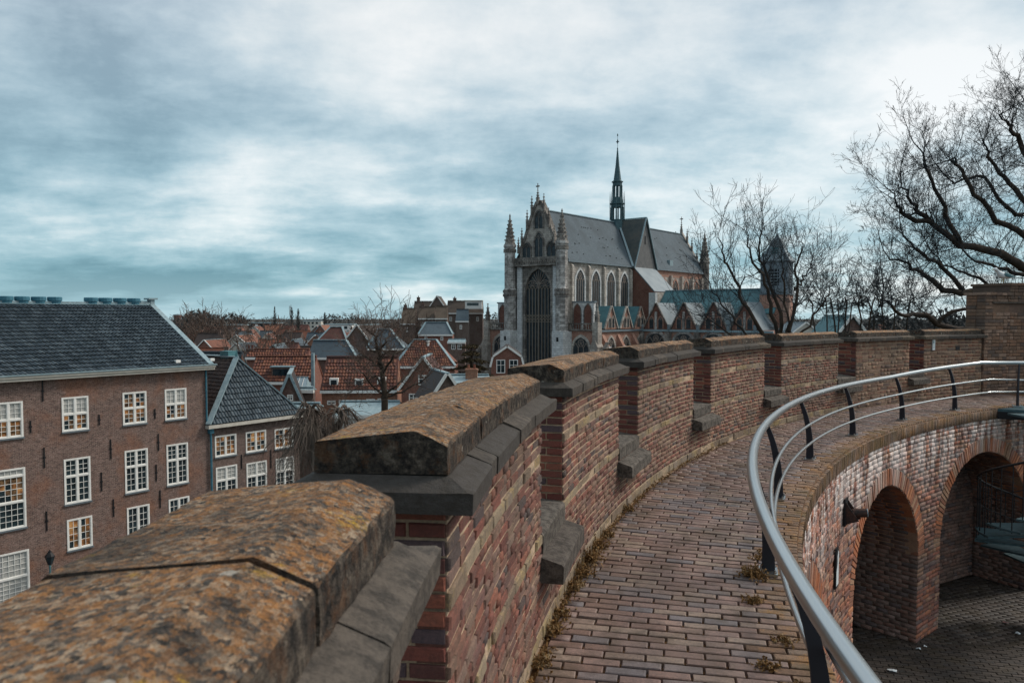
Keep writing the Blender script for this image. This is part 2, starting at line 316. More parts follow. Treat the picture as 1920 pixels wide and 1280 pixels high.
m_tealslate = material('teal_church_roof', lambda c: c['t'].ramp(c['t'].noise(c['P'], .5, 6, .65), [(.3, (.05, .115, .135)), (.55, (.075, .175, .195)), (.75, (.12, .235, .25))]), .55)
m_palelead = material('pale_lead_roof', lambda c: c['t'].ramp(c['t'].noise(c['P'], .5, 6, .65), [(.3, (.13, .17, .195)), (.7, (.21, .25, .27))]), .55)
def churchstone(light, dark, amt=.5, bl=(.9, .42)):
    def f(c):
        t = c['t']; x, y, z = xyz(c, c['O']); cb = t.new('ShaderNodeCombineXYZ'); t.inp(cb, '0', t.math('ADD', x, y)); t.inp(cb, '1', z)
        b = t.new('ShaderNodeTexBrick', i_Scale=1.0); t.inp(b, 'Vector', cb.outputs[0]); b.inputs['Brick Width'].default_value = bl[0]; b.inputs['Row Height'].default_value = bl[1]; b.inputs['Mortar Size'].default_value = .03; b.inputs['Bias'].default_value = -.1
        b.inputs['Color1'].default_value = (*light, 1); b.inputs['Color2'].default_value = (*[.55 * l + .45 * d for l, d in zip(light, dark)], 1); b.inputs['Mortar'].default_value = (*[.5 * l for l in light], 1)
        n1 = t.noise(c['P'], .35, 6, .68); n2 = t.noise(c['P'], 1.6, 6, .7)
        f1 = t.math('MULTIPLY', t.mapr(n1, .42, .60), amt); col = t.mix(f1, b.outputs[0], dark); col = t.mix(t.math('MULTIPLY', t.mapr(n2, .48, .62), amt), col, dark)
        return col, b.outputs['Fac']
    return f
m_ston = material('pale_church_stone', churchstone((.62, .56, .49), (.19, .16, .14), .6), .9)
m_stonw = material('white_church_stone', churchstone((.78, .78, .76), (.34, .34, .34), .5), .9)
m_stond = material('blackened_church_stone', churchstone((.38, .34, .30), (.06, .052, .048), .72), .9)
m_stont = material('turret_ashlar', churchstone((.66, .62, .58), (.10, .09, .083), .72, (.8, .5)), .9)
m_cbrick = material('church_pink_brick', facade((.27, .125, .085), (.33, .165, .115), (.20, .09, .065), (.36, .30, .26), 1.2), .9)
m_cbrickd = material('church_dark_red_brick', facade((.13, .05, .035), (.17, .07, .05), (.10, .045, .035), (.16, .12, .10), 1.2), .9)
m_trac = material('brown_window_tracery', (.24, .20, .17), .85)
m_cglass = material('leaded_church_glass', lambda c: c['t'].ramp(c['t'].noise(c['P'], 1.3, 4), [(.35, (.012, .018, .023)), (.65, (.04, .052, .06))]), .35, spec=.4)
m_fleche = material('lead_fleche', lambda c: c['t'].ramp(c['t'].noise(c['P'], 1.2, 5), [(.3, (.035, .075, .085)), (.7, (.07, .13, .145))]), .6)
m_wood = material('grey_weatherboard', lambda c: c['t'].ramp(c['t'].noise(c['P'], 1.6, 5, .7), [(.3, (.14, .175, .20)), (.7, (.25, .295, .33))]), .8)
m_bark = material('beech_bark', lambda c: (c['t'].ramp(c['t'].noise(c['P'], 4, 5, .65), [(.3, (.028, .022, .019)), (.6, (.06, .042, .03)), (.75, (.085, .055, .03))]), c['t'].noise(c['P'], 20, 4)), .9, bump=(.5, .02))
m_twig = material('dark_twig', (.03, .034, .038), .9)
m_twigb = material('brown_twig', lambda c: c['t'].ramp(c['t'].noise(c['P'], 2, 4), [(.3, (.07, .046, .036)), (.7, (.14, .10, .08))]), .9)
m_twigl = material('grey_brown_twig', lambda c: c['t'].ramp(c['t'].noise(c['P'], 1.5, 4), [(.3, (.075, .055, .045)), (.7, (.17, .135, .11))]), .9)
m_conif = material('conifer_needles', lambda c: c['t'].ramp(c['rnd'], [(0, (.025, .018, .010)), (.4, (.05, .033, .014)), (.75, (.075, .05, .02)), (1, (.03, .03, .014))]), .85)
m_weed = material('withered_weed', lambda c: c['t'].ramp(c['rnd'], [(0, (.10, .05, .018)), (.35, (.20, .105, .035)), (.65, (.28, .16, .06)), (.85, (.15, .10, .045)), (1, (.33, .24, .13))]), .9)
m_farwood = material('far_bare_wood', lambda c: c['t'].ramp(c['rnd'], [(0, (.045, .05, .052)), (.5, (.075, .075, .072)), (1, (.10, .09, .08))]), .95)
m_ground = material('town_ground', lambda c: c['t'].ramp(c['t'].noise(c['P'], .05, 6, .6), [(.35, (.05, .05, .048)), (.6, (.075, .068, .06)), (.75, (.06, .065, .045))]), .95)
m_street = material('street_clinker', facade((.07, .055, .05), (.10, .08, .072), (.06, .052, .048)), .8)
m_mound = material('mound_grass', lambda c: c['t'].ramp(c['t'].noise(c['P'], .8, 6, .7), [(.35, (.03, .032, .012)), (.6, (.055, .055, .022)), (.75, (.06, .045, .025))]), .95)
m_gullw = material('gull_white', (.72, .74, .74), .7); m_gullg = material('gull_grey', (.07, .16, .18), .7); m_gully = material('gull_yellow', (.5, .35, .12), .6)
# ================================================================== THE RING FORT
CX, CY = 18.243, .166; RW, RL = 18.498, 16.968; RR = 17.361; YARDZ = -3.72
ORG = np.array([CX, CY, 0.0])
def RP(r, ph, z): p = R_(ph); return np.array([CX - r * math.cos(p), CY + r * math.sin(p), z])
def tn(ph): p = R_(ph); return np.array([math.sin(p), math.cos(p), 0.]), np.array([-math.cos(p), math.sin(p), 0.])
def lipd(ph): return float(np.interp(ph, [9, 14, 22, 30], [.06, .06, .02, 0]))
DEG = 180 / math.pi
ZV = np.array([0, 0, 1.])

def unit_brick(seed):
    g = np.random.default_rng(seed); j = lambda a: g.uniform(-a, a)
    V = []
    for y, ix, iz, jj in ((1, 1, 1, 0), (-.86, 1, 1, .02), (-1, .955, .87, .035)):
        for sx, sz in ((-1, -1), (1, -1), (1, 1), (-1, 1)): V.append((sx * ix + j(jj), y + j(jj * 1.5), sz * iz + j(jj * 2.2)))
    Fq = [(8, 9, 10, 11)] + [(4 + i, 4 + (i + 1) % 4, 8 + (i + 1) % 4, 8 + i) for i in range(4)] + [(i, (i + 1) % 4, 4 + (i + 1) % 4, 4 + i) for i in range(4)]
    return np.array(V), Fq
UB = [unit_brick(s) for s in range(8)]
UBM = {}
def unit_mesh(k, mat, nm):
    key = (k, mat.name, nm)
    if key not in UBM:
        me = bpy.data.meshes.new(nm); me.from_pydata([tuple(v) for v in UB[k][0]], [], UB[k][1]); me.materials.append(mat); UBM[key] = me
    return UBM[key]
def lay(root, name, bricks, mat, rest='brickwork', nmax=300, minpx=8.0):
    """bricks: (centre, ex, ey, ez) half-axes; the largest in view become parts of their own, the rest one joined part"""
    if not bricks: return
    org = np.array(root.location)
    Cc = np.array([b[0] for b in bricks]); px, py, dep = proj(Cc)
    L = np.array([np.linalg.norm(b[1]) for b in bricks]) * 2
    ok = (px > -10) & (px < 1930) & (py > -10) & (py < 1290); size = np.where(ok, L * FPX / np.nan_to_num(dep, nan=1e9), 0)
    order = np.argsort(-size); single = set(int(i) for i in order[:nmax] if size[i] >= minpx)
    V = []; Q = []; RN = []; n = 0
    for i, (c, ex, ey, ez) in enumerate(bricks):
        k = (i * 7919) % 8
        if i in single:
            ob = bpy.data.objects.new(name, unit_mesh(k, mat, name)); COL.objects.link(ob); ob.parent = root; c2 = np.array(c) - org
            ob.matrix_basis = Matrix(((ex[0], ey[0], ez[0], c2[0]), (ex[1], ey[1], ez[1], c2[1]), (ex[2], ey[2], ez[2], c2[2]), (0, 0, 0, 1)))
        else:
            u = UB[k][0]; V.append(np.outer(u[:, 0], ex) + np.outer(u[:, 1], ey) + np.outer(u[:, 2], ez) + (np.array(c) - org)); Q.append(np.array(UB[k][1]) + n); n += len(u); RN += [random.random()] * 9
    if V:
        o = mesh_np(rest, np.concatenate(V), np.concatenate(Q), mat, RN, root); o['kind'] = 'stuff'

def ring_solid(mb, r0, r1, z0, z1, p0, p1, step=1.5, mi=0):
    n = max(1, int(math.ceil((p1 - p0) / step)))
    mb.loft([[RP(r0, p0 + (p1 - p0) * i / n, z0), RP(r1, p0 + (p1 - p0) * i / n, z0), RP(r1, p0 + (p1 - p0) * i / n, z1), RP(r0, p0 + (p1 - p0) * i / n, z1)] for i in range(n + 1)], mi=mi)

MER = [(-6.0, 3.87), (5.66, 12.06), (14.29, 20.58), (22.96, 29.92), (32.16, 38.95), (41.09, 48.04), (50.22, 56.43), (58.1, 64.4)]
parapet = empty('parapet_wall', ORG, 0, 'curved brown brick parapet with stone-capped merlons beside the walkway', 'parapet wall')
core = MB(); END = 64.4
ring_solid(core, RW + .0065, RW + .37, -.05, .49, -12, END)
ring_solid(core, RW + .05, RW + .75, -4.6, -.05, -12, 80)
for a, b in MER: ring_solid(core, RW + .0065, RW + .36, .49, 1.25, a + .022, b - .02)
core.build('wall_core', m_mortar, parapet, ORG)

rnd = random.Random(3)
bricks = []; jamb = []; tufa = []; bigb = []
def course(lst, p0, p1, zc, hh, R, dep=.045, lens=(.2, .098), gap=.009, start=0, prb=.5, jit=.003):
    """one course of bricks on the ring, between two angles"""
    s0, s1 = p0 / DEG * R, p1 / DEG * R; s = s0; k = start
    while s < s1 - .03:
        ln = lens[0] if (k % 2 == 0 if prb is None else rnd.random() < prb) else lens[1]
        ln *= rnd.uniform(.94, 1.06)
        if s1 - (s + ln) < .05: ln = s1 - s
        ph = (s + ln / 2) / R * DEG; tt, oo = tn(ph)
        d = rnd.uniform(-jit, jit) * 1.4
        lst.append((RP(R + dep - .002 + d, ph, zc + rnd.uniform(-.002, .002)), tt * (ln / 2 - gap / 2), oo * dep, ZV * (hh / 2 - gap / 2)))
        s += ln; k += 1
def radial(lst, ph, r0, r1, zc, hh, sgn=-1, dep=.045, off=0.0, gap=.009, first=.2):
    """one course on a radial face (a merlon's end or an arch's jamb); sgn -1 faces the camera"""
    tt, oo = tn(ph); r = r0; k = 0
    while r < r1 - .03:
        ln = (first if k == 0 else .2) * rnd.uniform(.95, 1.05)
        if r1 - (r + ln) < .07: ln = r1 - r
        c = RP(r + ln / 2, ph, zc) - sgn * tt * (dep - .002)
        if sgn < 0: lst.append((c, -oo * (ln / 2 - gap / 2), tt * dep, ZV * (hh / 2 - gap / 2)))
        else: lst.append((c, oo * (ln / 2 - gap / 2), -tt * dep, ZV * (hh / 2 - gap / 2)))
        r += ln; k += 1
PITCHC = .0455
def zones(p0, p1, zlo, zhi, big=False):
    pc = .069 if big else PITCHC
    z = zlo; k = 0
    while z < zhi - .02:
        band = None
        if not big:
            for b0, b1 in ((.0, .085), (.52, .60), (.94, 1.025)):
                if b0 - .012 <= z < b0 + .035: band = (b0, b1)
        if band:
            h = min(band[1], zhi) - z; course(tufa, p0, p1, z + h / 2, h, RW, .05, (.26, .17), .011, 0, .5, .006); z += h
        else:
            h = min(pc * rnd.uniform(.96, 1.04), zhi - z); 
            if zhi - z - h < .02: h = zhi - z
            course(bigb if big else bricks, p0, p1, z + h / 2, h, RW, .045, (.235, .125) if big else (.175, .086), .011, k, .55); z += h
        k += 1
zones(2, 49, .0, .495); zones(49, 64.3, 0, .495, True)
for i, (a, b) in enumerate(MER):
    zones(a, b, .495, 1.25, i >= 6)
    z = .6; k = 0; pc = .069 if i >= 6 else .047
    if i > 0:
        while z < 1.24:
            h = pc if not (.93 < z < .96 and i < 6) else .095
            h = min(h, 1.25 - z); radial(jamb, a, RW + .006, RW + .35, z + h / 2, h, -1, first=.2 if k % 2 else .105); z += h; k += 1
lay(parapet, 'brick', bricks, m_brick); lay(parapet, 'large_brick', bigb, m_bigb, 'large_brickwork', 120); lay(parapet, 'jamb_brick', jamb, m_jamb, 'jamb_brickwork', 120); lay(parapet, 'tufa_block', tufa, m_tufa, 'tufa_band', 160)

def noisy(p, a): return np.array(p) + RNG.uniform(-a, a, 3)
# coping stones, string-course stones, crenel sills
for i, (a, b) in enumerate(MER):
    big = i < 2
    arc = (b - a) / DEG * RW; n = 4 if not big else 4; cuts = [a]; tot = 0
    ws = [rnd.uniform(.8, 1.25) for _ in range(n)]
    if i == 0: ws = [1.6, 1.5, 1.6, .80]; n = 4
    if i == 1: ws = [1.0, .72, .55, .8, .6]; n = 5
    for w in ws: tot += w; cuts.append(a + (b - a) * tot / sum(ws))
    for k in range(n):
        mb = MB(); p0, p1 = cuts[k] + .005, cuts[k + 1] - .005; dz = rnd.uniform(-.004, .004); dr = rnd.uniform(-.004, .004); ns = 12 if big else 3; secs = []
        for s in range(ns + 1):
            f = s / ns; ph = p0 + (p1 - p0) * f; ch = .0025 if s in (0, ns) else 0.0
            prof = [(.36, 1.333), (.36, 1.411), (.354, 1.417), (.27, 1.427), (.17, 1.438), (.096, 1.447 - ch), (.088, 1.447 - ch), (.045, 1.430 - ch), (.006, 1.414 - ch), (.0, 1.407 - ch), (.0, 1.37), (.0, 1.333)]
            j = .0022 if big else .002
            secs.append([noisy(RP(RW + r + dr + (.003 if s in (0, ns) and r < .02 else 0), ph, z + dz), j) for r, z in prof])
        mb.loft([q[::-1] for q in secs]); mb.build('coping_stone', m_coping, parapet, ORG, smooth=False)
    # string course: stones alternate long grey and short pale
    ov = .07 / RW * DEG; cuts = [a - ov]; kk = 0; s = a - ov
    while s < b + ov - 1.0:
        s += rnd.choice([1.15, 1.45, .95]) if kk % 2 == 0 else rnd.choice([.32, .42]); kk += 1; cuts.append(min(s, b + ov))
    cuts[-1] = b + ov
    for k in range(len(cuts) - 1):
        p0, p1 = cuts[k], cuts[k + 1]; secs = []
        st = [(p0 + .01, k == 0)] + ([(p0 + ov, False)] if k == 0 else []) + [((p0 + p1) / 2, False)] + ([(p1 - ov, False)] if k == len(cuts) - 2 else []) + [(p1 - .01, k == len(cuts) - 2)]
        dz = rnd.uniform(-.003, .003); jr = rnd.uniform(-.004, .004)
        for ph, low in st:
            zt = 1.304 if low else 1.334
            secs.append([noisy(RP(RW + r + jr, ph, z + dz), .0015) for r, z in ((-.07, 1.25), (-.072, 1.302), (-.062, 1.306 if low else 1.309), (-.0, zt), (.36, zt), (.42, 1.306), (.43, 1.302), (.43, 1.25))])
        mb = MB(); mb.loft(secs); mb.build('string_course_stone', m_string, parapet, ORG)
    if i + 1 < len(MER):
        c0, c1 = b + .02, MER[i + 1][0] - .02
        mb = MB(); mb.loft([[noisy(RP(RW + r, ph, z), .002) for r, z in ((-.012, .49), (-.012, .585), (.0, .597), (.40, .645), (.40, .49))] for ph in np.linspace(c0, c1, 4)]); mb.build('sill_stone', m_sill, parapet, ORG)
        mb = MB(); mb.loft([[noisy(RP(RW + r, ph, z), .002) for r, z in ((-.125, .345), (-.125, .435), (-.115, .447), (.03, .488), (.03, .345))] for ph in np.linspace(c0 - .1, c1 + .12, 4)]); mb.build('sill_step', m_sill, parapet, ORG)

# ---- walkway
walk = MB(); n = 90
secs = []
for i in range(n + 1):
    ph = -12 + 92 * i / n; l = RL + lipd(ph) + .03
    secs.append([RP(l, ph, -.028), RP(RW + .2, ph, -.028), RP(RW + .2, ph, -.35), RP(l, ph, -.35)])
walk.loft([q[::-1] for q in secs]); walkway = walk.build('walkway', m_joint, None, ORG); walkway.location = ORG; tag(walkway, 'brick-paved wall walk curving between parapet and steel railing', kind='structure')
pav = []; bord = []; lipb = []
ph = -1.0; row = 0; mid = 17.75
while ph < 66:
    ph += .0815 / mid * DEG * rnd.uniform(.97, 1.03); row += 1; tt, oo = tn(ph)
    r = RW - .03; ln0 = .205; first = (.205, .105)[row % 2] * rnd.uniform(.8, 1.1); lim = RL + lipd(ph) + .03; bl = RL + lipd(ph) + rnd.uniform(.16, .34); k = 0
    hw = .0815 * .5
    while r > lim + .03:
        ln = first if k == 0 else ln0 * rnd.uniform(.95, 1.05)
        if r - ln < lim + .05: ln = r - lim
        sc = (r - ln / 2) / mid; tilt = rnd.uniform(-.012, .012)
        e = oo * (ln / 2 - .006); e2 = e + ZV * tilt * ln
        (pav if r - ln / 2 > bl else bord).append((RP(r - ln / 2, ph + rnd.uniform(-.008, .008), -.026 + rnd.uniform(-.003, .003)), e2, -ZV * .026, -tt * (hw * sc - .0075)))
        r -= ln; k += 1
    for a, b in ():
        l = RL + lipd(ph); sc = (l + .17) / mid
        bord.append((RP(l + (a + b) / 2, ph, -.030 + rnd.uniform(-.005, .004)), oo * ((a - b) / 2 - .004), -ZV * .026, -tt * (hw * sc - .004)))
lay(walkway, 'paving_brick', pav, m_pave, 'paving_bricks_beyond', 300); lay(walkway, 'border_brick', bord, m_border, 'border_bricks_beyond', 150)

# ---- courtyard wall with its arches
yardw = empty('courtyard_wall', ORG, 0, 'red brick inner wall of the round keep with arched niches', 'courtyard wall')
ARCH = [(10.6, 5.2), (25.0, 5.0), (42.0, 5.35), (56.1, 5.6), (70.2, 5.5)]; SPR = -2.25; CROWN = [-.95, -.95, -.84, -.80, -.8]; BACK = 18.06
RF = RL + .03
def archz(ph):                       # underside of the opening at this angle, or None on a pier
    for (c, w), cr in zip(ARCH, CROWN):
        if abs(ph - c) < w: return SPR + (cr - SPR) * math.sqrt(max(0, 1 - ((ph - c) / w) ** 2))
    return None
def rl(ph): return RF + lipd(ph)
core = MB(); core.f = []
ps = sorted(set(np.round(np.arange(4, 79, .35), 3)) | {round(c + s * w * q, 3) for c, w in ARCH for s in (-1, 1) for q in (.9, .96, .985, .998, 1.002)})
for p0, p1 in zip(ps[:-1], ps[1:]):
    m = (p0 + p1) / 2; z = archz(m)
    if z is None: core.add([RP(rl(p0), p0, YARDZ), RP(rl(p1), p1, YARDZ), RP(rl(p1), p1, -.1), RP(rl(p0), p0, -.1)], [(0, 1, 2, 3)])
    else:
        z0 = archz(p0) or SPR; z1 = archz(p1) or SPR
        core.add([RP(rl(p0), p0, z0), RP(rl(p1), p1, z1), RP(rl(p1), p1, -.1), RP(rl(p0), p0, -.1)], [(0, 1, 2, 3)])
        core.add([RP(rl(p0), p0, z0), RP(rl(p1), p1, z1), RP(BACK, p1, z1), RP(BACK, p0, z0)], [(3, 2, 1, 0)], mi=1)
        core.add([RP(BACK + .02, p0, YARDZ), RP(BACK + .02, p1, YARDZ), RP(BACK + .02, p1, z1 + .05), RP(BACK + .02, p0, z0 + .05)], [(0, 1, 2, 3)])
for c, w in ARCH:
    for s in (-1, 1):
        p = c + s * (w + .03); core.add([RP(rl(p), p, YARDZ), RP(BACK + .02, p, YARDZ), RP(BACK + .02, p, SPR + .05), RP(rl(p), p, SPR + .05)], [(0, 1, 2, 3)])
core.build('wall_core', [m_mortar_dark, m_vous], yardw, ORG)
yb = []; jb = []; vb = []
VB = .27
z = YARDZ; k = 0
while z < -.20:
    h = .0735; zc = z + h / 2
    # intervals free of arches (and of the arch rings)
    free = []; p = 6.0
    blocks = []
    for (c, w), cr in zip(ARCH, CROWN):
        wv = VB / RL * DEG
        if zc < SPR: blocks.append((c - w, c + w))
        else:
            q = (zc - SPR) / (cr - SPR + VB)
            if q < 1: ww = (w + wv) * math.sqrt(1 - q * q); blocks.append((c - ww, c + ww))
    for b0, b1 in blocks:
        if b0 > p + .1: free.append((p, b0))
        p = max(p, b1)
    free.append((p, 78))
    for f0, f1 in free:
        s0 = len(yb); course(yb, f0, f1, zc, h, RF - .012, .05, (.25, .125), .012, k, .6, .006)
        for q in range(s0, len(yb)):
            cc, ex, ey, ez = yb[q]; ph = math.atan2(cc[1] - CY, -(cc[0] - CX)) * DEG; yb[q] = (cc + tn(ph)[1] * lipd(ph), ex, ey, ez)
    for (c, w) in ARCH[1:4]:
        if zc < SPR + .02:
            radial(jb, c + w, rl(c + w) - .005, BACK, zc, h, -1, .05, first=.25 if k % 2 else .13, gap=.012)
            radial(jb, c - w, rl(c - w) - .005, BACK, zc, h, 1, .05, first=.25 if k % 2 else .13, gap=.012)
        cr = CROWN[ARCH.index((c, w))]; q = (zc - SPR) / (cr - SPR); ww = w if zc < SPR else (w * math.sqrt(1 - q * q) if q < 1 else 0)
        if ww > .3: course(jb, c - ww, c + ww, zc, h, BACK - .01, .05, (.25, .125), .012, k, .6, .006)
    z += h; k += 1
for (c, w), cr in zip(ARCH, CROWN):
    a = w / DEG * RL; bz = cr - SPR; per = math.pi * math.sqrt((a * a + bz * bz) / 2); nv = int(per / .073)
    for i in range(nv):
        th = math.pi * (i + .5) / nv; s = -a * math.cos(th); zz = SPR + bz * math.sin(th)
        nx, nz = -math.cos(th) / a, math.sin(th) / bz; L = math.hypot(nx, nz); nx, nz = nx / L, nz / L
        ph = c + (s + nx * VB / 2) / RL * DEG; tt, oo = tn(ph); rad = tt * nx + ZV * nz; tang = tt * nz - ZV * nx
        ln = VB * rnd.uniform(.96, 1.03)
        if 1 <= ARCH.index((c, w)) <= 3:
            for dd in range(4): jb.append((RP(RF + .25 + dd * .25 + (i % 2) * .06, c + s / RL * DEG, zz) + (tt * nx + ZV * nz) * .045, oo * .119, (tt * nx + ZV * nz) * .05, np.cross(oo, tt * nx + ZV * nz) * (per / nv / 2 * .84)))
        vb.append((RP(RF - .016 + .06 + lipd(ph) + rnd.uniform(-.006, .006), ph, zz + nz * VB / 2), rad * (ln / 2 - .004), oo * .06, np.cross(rad, oo) * (per / nv / 2 * .86)))
lay(yardw, 'brick', yb, m_yard, nmax=300, minpx=10); lay(yardw, 'niche_brick', jb, m_niche, 'niche_brickwork', 240, 10); lay(yardw, 'arch_brick', vb, m_vous, 'arch_brickwork', 200, 8)
ph = 10.0
while ph < 66:                       # rowlock edge under the walkway's rim
    d = .062 / RL * DEG; tt, oo = tn(ph); l = RL + lipd(ph)
    lipb.append((RP(l + .085, ph, -.115 + rnd.uniform(-.006, .004)), ZV * .085, oo * .085, np.cross(ZV, oo) * .026)); ph += d
lay(yardw, 'rim_brick', lipb, m_border, 'rim_brickwork', 150, 8)

# ---- courtyard floor
mb = MB(); mb.add([RP(18.2, p, YARDZ - .03) for p in range(0, 360, 6)], [tuple(range(60))[::-1]]); yard = mb.build('courtyard', m_yardjoint, None, ORG); yard.location = ORG; tag(yard, kind='structure')
fl = []; ca, sa = math.cos(R_(-14)), math.sin(R_(-14)); EA = np.array([ca, sa, 0]); EB = np.array([-sa, ca, 0]); k = 0
for j in range(-30, 170):
    for i in range(-4, 52):
        p = np.array([2.3, 7.2, 0]) + EA * (i * .205 + (j % 2) * .1) + EB * (j * .082); rr = math.hypot(p[0] - CX, p[1] - CY)
        if rr > 18.0: continue
        x, y, d = proj(np.array([p[0], p[1], YARDZ]))
        if not (1540 < x < 2060 and y > 1000 and y < 1420): continue
        p[2] = YARDZ - .025 + rnd.uniform(-.006, .006); fl.append((p, EA * .097, -ZV * .025, -EB * .0355))
lay(yard, 'paving_brick', fl, m_yardpave, 'paving_bricks_beyond', 300, 8)

# ---- gate tower at the far end of the parapet
tower = empty('gate_tower', RP(RW, 67, 0), 0, 'taller dark brick gatehouse wall closing the walkway at right', 'wall')
TO = np.array(tower.location); core = MB()
ring_solid(core, RW - .03, RW + .40, -.05, 2.18, 64.45, 67.0); ring_solid(core, RW - .03, RW + .85, -.05, 2.40, 67.0, 70.2); ring_solid(core, RW - .42, RW + .85, -.05, 2.42, 70.2, 78)
core.build('wall_core', m_tower, tower, TO)
tb = []
for p0, p1, R, zt in ((64.4, 67.0, RW - .05, 2.18), (67.0, 70.2, RW - .05, 2.40), (70.15, 78, RW - .44, 2.42)):
    z = 0; k = 0
    while z < zt - .03:
        h = min(.075, zt - z)
        if p0 < 70 and 1.80 < z + h / 2 < 2.0: 
            if p0 < 65: course(tb, p0, 65.2, z + h / 2, h, R, .05, (.25, .125), .011, k)
            else: course(tb, 69.0, p1, z + h / 2, h, R, .05, (.25, .125), .011, k)
        else: course(tb, p0, p1, z + h / 2, h, R, .05, (.25, .125), .011, k)
        if p0 < 66: radial(tb, 64.4, R, RW + .39, z + h / 2, h, -1)
        if p0 > 70: radial(tb, 70.15, R, RW - .05, z + h / 2, h, -1)
        z += h; k += 1
for p0, p1, zt, n in ((64.3, 67.1, 2.18, 5), (66.9, 70.3, 2.40, 5), (70.1, 78, 2.42, 8)):
    for i in range(n):
        a, b = p0 + (p1 - p0) * i / n, p0 + (p1 - p0) * (i + 1) / n - .05; mb = MB(); ring_solid(mb, (RW if p0 < 70 else RW - .39) - .09, (RW + .43 if p0 < 66 else RW + .88), zt, zt + rnd.uniform(.05, .065), a, b); mb.build('capping_stone', m_tower, tower, TO)
mb = MB(); ring_solid(mb, RW - .08, RW + .1, 2.0, 2.035, 65.1, 69.1); mb.build('lintel', m_string, tower, TO)
lay(tower, 'brick', tb, m_tower, nmax=260)

# ---- steel railing
rail = empty('railing', RP(RL, 30, 0), 0, 'curved brushed steel handrail on dark posts along the walkway edge', 'railing'); RO = np.array(rail.location)
def rz(ph): return .72 + .0085 * max(0, ph - 46)
mb = MB(); pts = [RP(RR, p, rz(p)) for p in np.arange(-8, 57.6, .8)]; e = RP(RR, 58.6, rz(58)); last = np.array([10.15, 14.75, .83])
pts += [RP(RR, 58.0, rz(58)), e * .5 + last * .5 + (0, 0, 0), last, np.array([11.9, 14.62, .83])]
mb.tube(pts, .036, 16); mb.build('handrail', m_steel, rail, RO, smooth=True)
for hgt, name in ((.235, 'lower_rail'), (.445, 'middle_rail')):
    mb = MB(); f = hgt / .72
    def rr(p): return RL + .28 + (RR - RL - .28) * f ** 2.6 - .05
    pts = [RP(rr(p), p, hgt + (rz(p) - .72) * f) for p in np.arange(-8, 58.6, .8)] + [np.array([10.15, 14.6, hgt + .06]), np.array([11.9, 14.45, hgt + .06])]
    mb.tube(pts, .016, 10); mb.build(name, m_steel, rail, RO, smooth=True)
for ph in (1.9, 9.4, 16.9, 24.4, 31.9, 39.5, 47.0, 54.1, 59.6):
    mb = MB(); tt, oo = tn(ph); rb = RL + .28; secs = []; top = rz(ph) - .028
    if ph > 59: oo = np.array([.25, .97, 0.]); tt = np.array([.97, -.25, 0.]); base = np.array([9.62, 14.66, 0.]); topp = np.array([9.70, 14.76, 0])
    else: base = RP(rb, ph, 0); topp = RP(RR, ph, 0)
    for s in range(9):
        f = s / 8; c = base + (topp - base) * f ** 2.6 + ZV * (.02 + (top - .02) * f); w = .044 - .022 * f; th = .011
        secs.append([c + oo * w + tt * th, c - oo * w + tt * th, c - oo * w - tt * th, c + oo * w - tt * th])
    mb.loft(secs); post = mb.build('post', m_post, rail, RO)
    mb = MB(); c = base; q = lambda a, b, z: c + oo * a + tt * b + ZV * z
    mb.hexa([q(-.06, -.085, .004), q(.06, -.085, .004), q(.06, .085, .004), q(-.06, .085, .004), q(-.06, -.085, .02), q(.06, -.085, .02), q(.06, .085, .02), q(-.06, .085, .02)]); mb.build('base_plate', m_steel, post, RO)
    for a, b in ((-.042, -.066), (.042, -.066), (-.042, .066), (.042, .066)):
        mb = MB(); mb.tube([q(a, b, .02), q(a, b, .034)], .011, 6); mb.tube([q(a, b, .034), q(a, b, .045)], .006, 6); mb.build('bolt', m_steel, post, RO)

# ---- landing and spiral stair
stair = empty('spiral_stair', (9.15, 13.0, YARDZ), 0, 'dark spiral stair with bluish treads rising from the courtyard', 'stair'); SO = np.array(stair.location)
mb = MB(); mb.tube([SO, SO + (0, 0, 4.7)], .06, 12); mb.build('column', m_iron, stair, SO)
rails = []; 
for i in range(17):
    a0, a1 = R_(-60 + i * 30), R_(-60 + (i + 1) * 30 + 4); z = YARDZ + (i + 1) * .216; mb = MB()
    pl = lambda r, a, zz: np.array([SO[0] + r * math.cos(a), SO[1] + r * math.sin(a), zz])
    am = (a0 + a1) / 2
    mb.loft([[pl(.08, a0, z - .035), pl(1.1, a0, z - .035), pl(1.1, a0, z), pl(.08, a0, z)], [pl(.08, am, z - .035), pl(1.1, am, z - .035), pl(1.1, am, z), pl(.08, am, z)], [pl(.08, a1, z - .035), pl(1.1, a1, z - .035), pl(1.1, a1, z), pl(.08, a1, z)]]); tr = mb.build('tread', m_galv, stair, SO)
    for q in (.15, .5, .85) if i < 11 else ():
        a = a0 + (a1 - a0) * q * .9; mb = MB(); mb.tube([pl(1.07, a, z - .05), pl(1.07, a, z + .9 + .216 * q)], .009, 6); mb.build('baluster', m_iron, stair, SO)
        rails.append(pl(1.07, a, z + .9 + .216 * q))
mb = MB(); mb.tube(rails, .02, 8); mb.build('handrail', m_iron, stair, SO); mb = MB(); mb.tube([p - (0, 0, .45) for p in rails], .009, 6); mb.build('middle_rail', m_iron, stair, SO)
mb = MB(); A = RP(RL - .02, 57.4, 0); B = RP(RL - .02, 63.5, 0); dv = np.array([1.0, -.55, 0]) * 1.7
mb.hexa([A - ZV * .06, A + dv - ZV * .06, B + dv - ZV * .06, B - ZV * .06, A - ZV * .01, A + dv - ZV * .01, B + dv - ZV * .01, B - ZV * .01]); mb.build('landing_plate', m_galv, stair, SO)
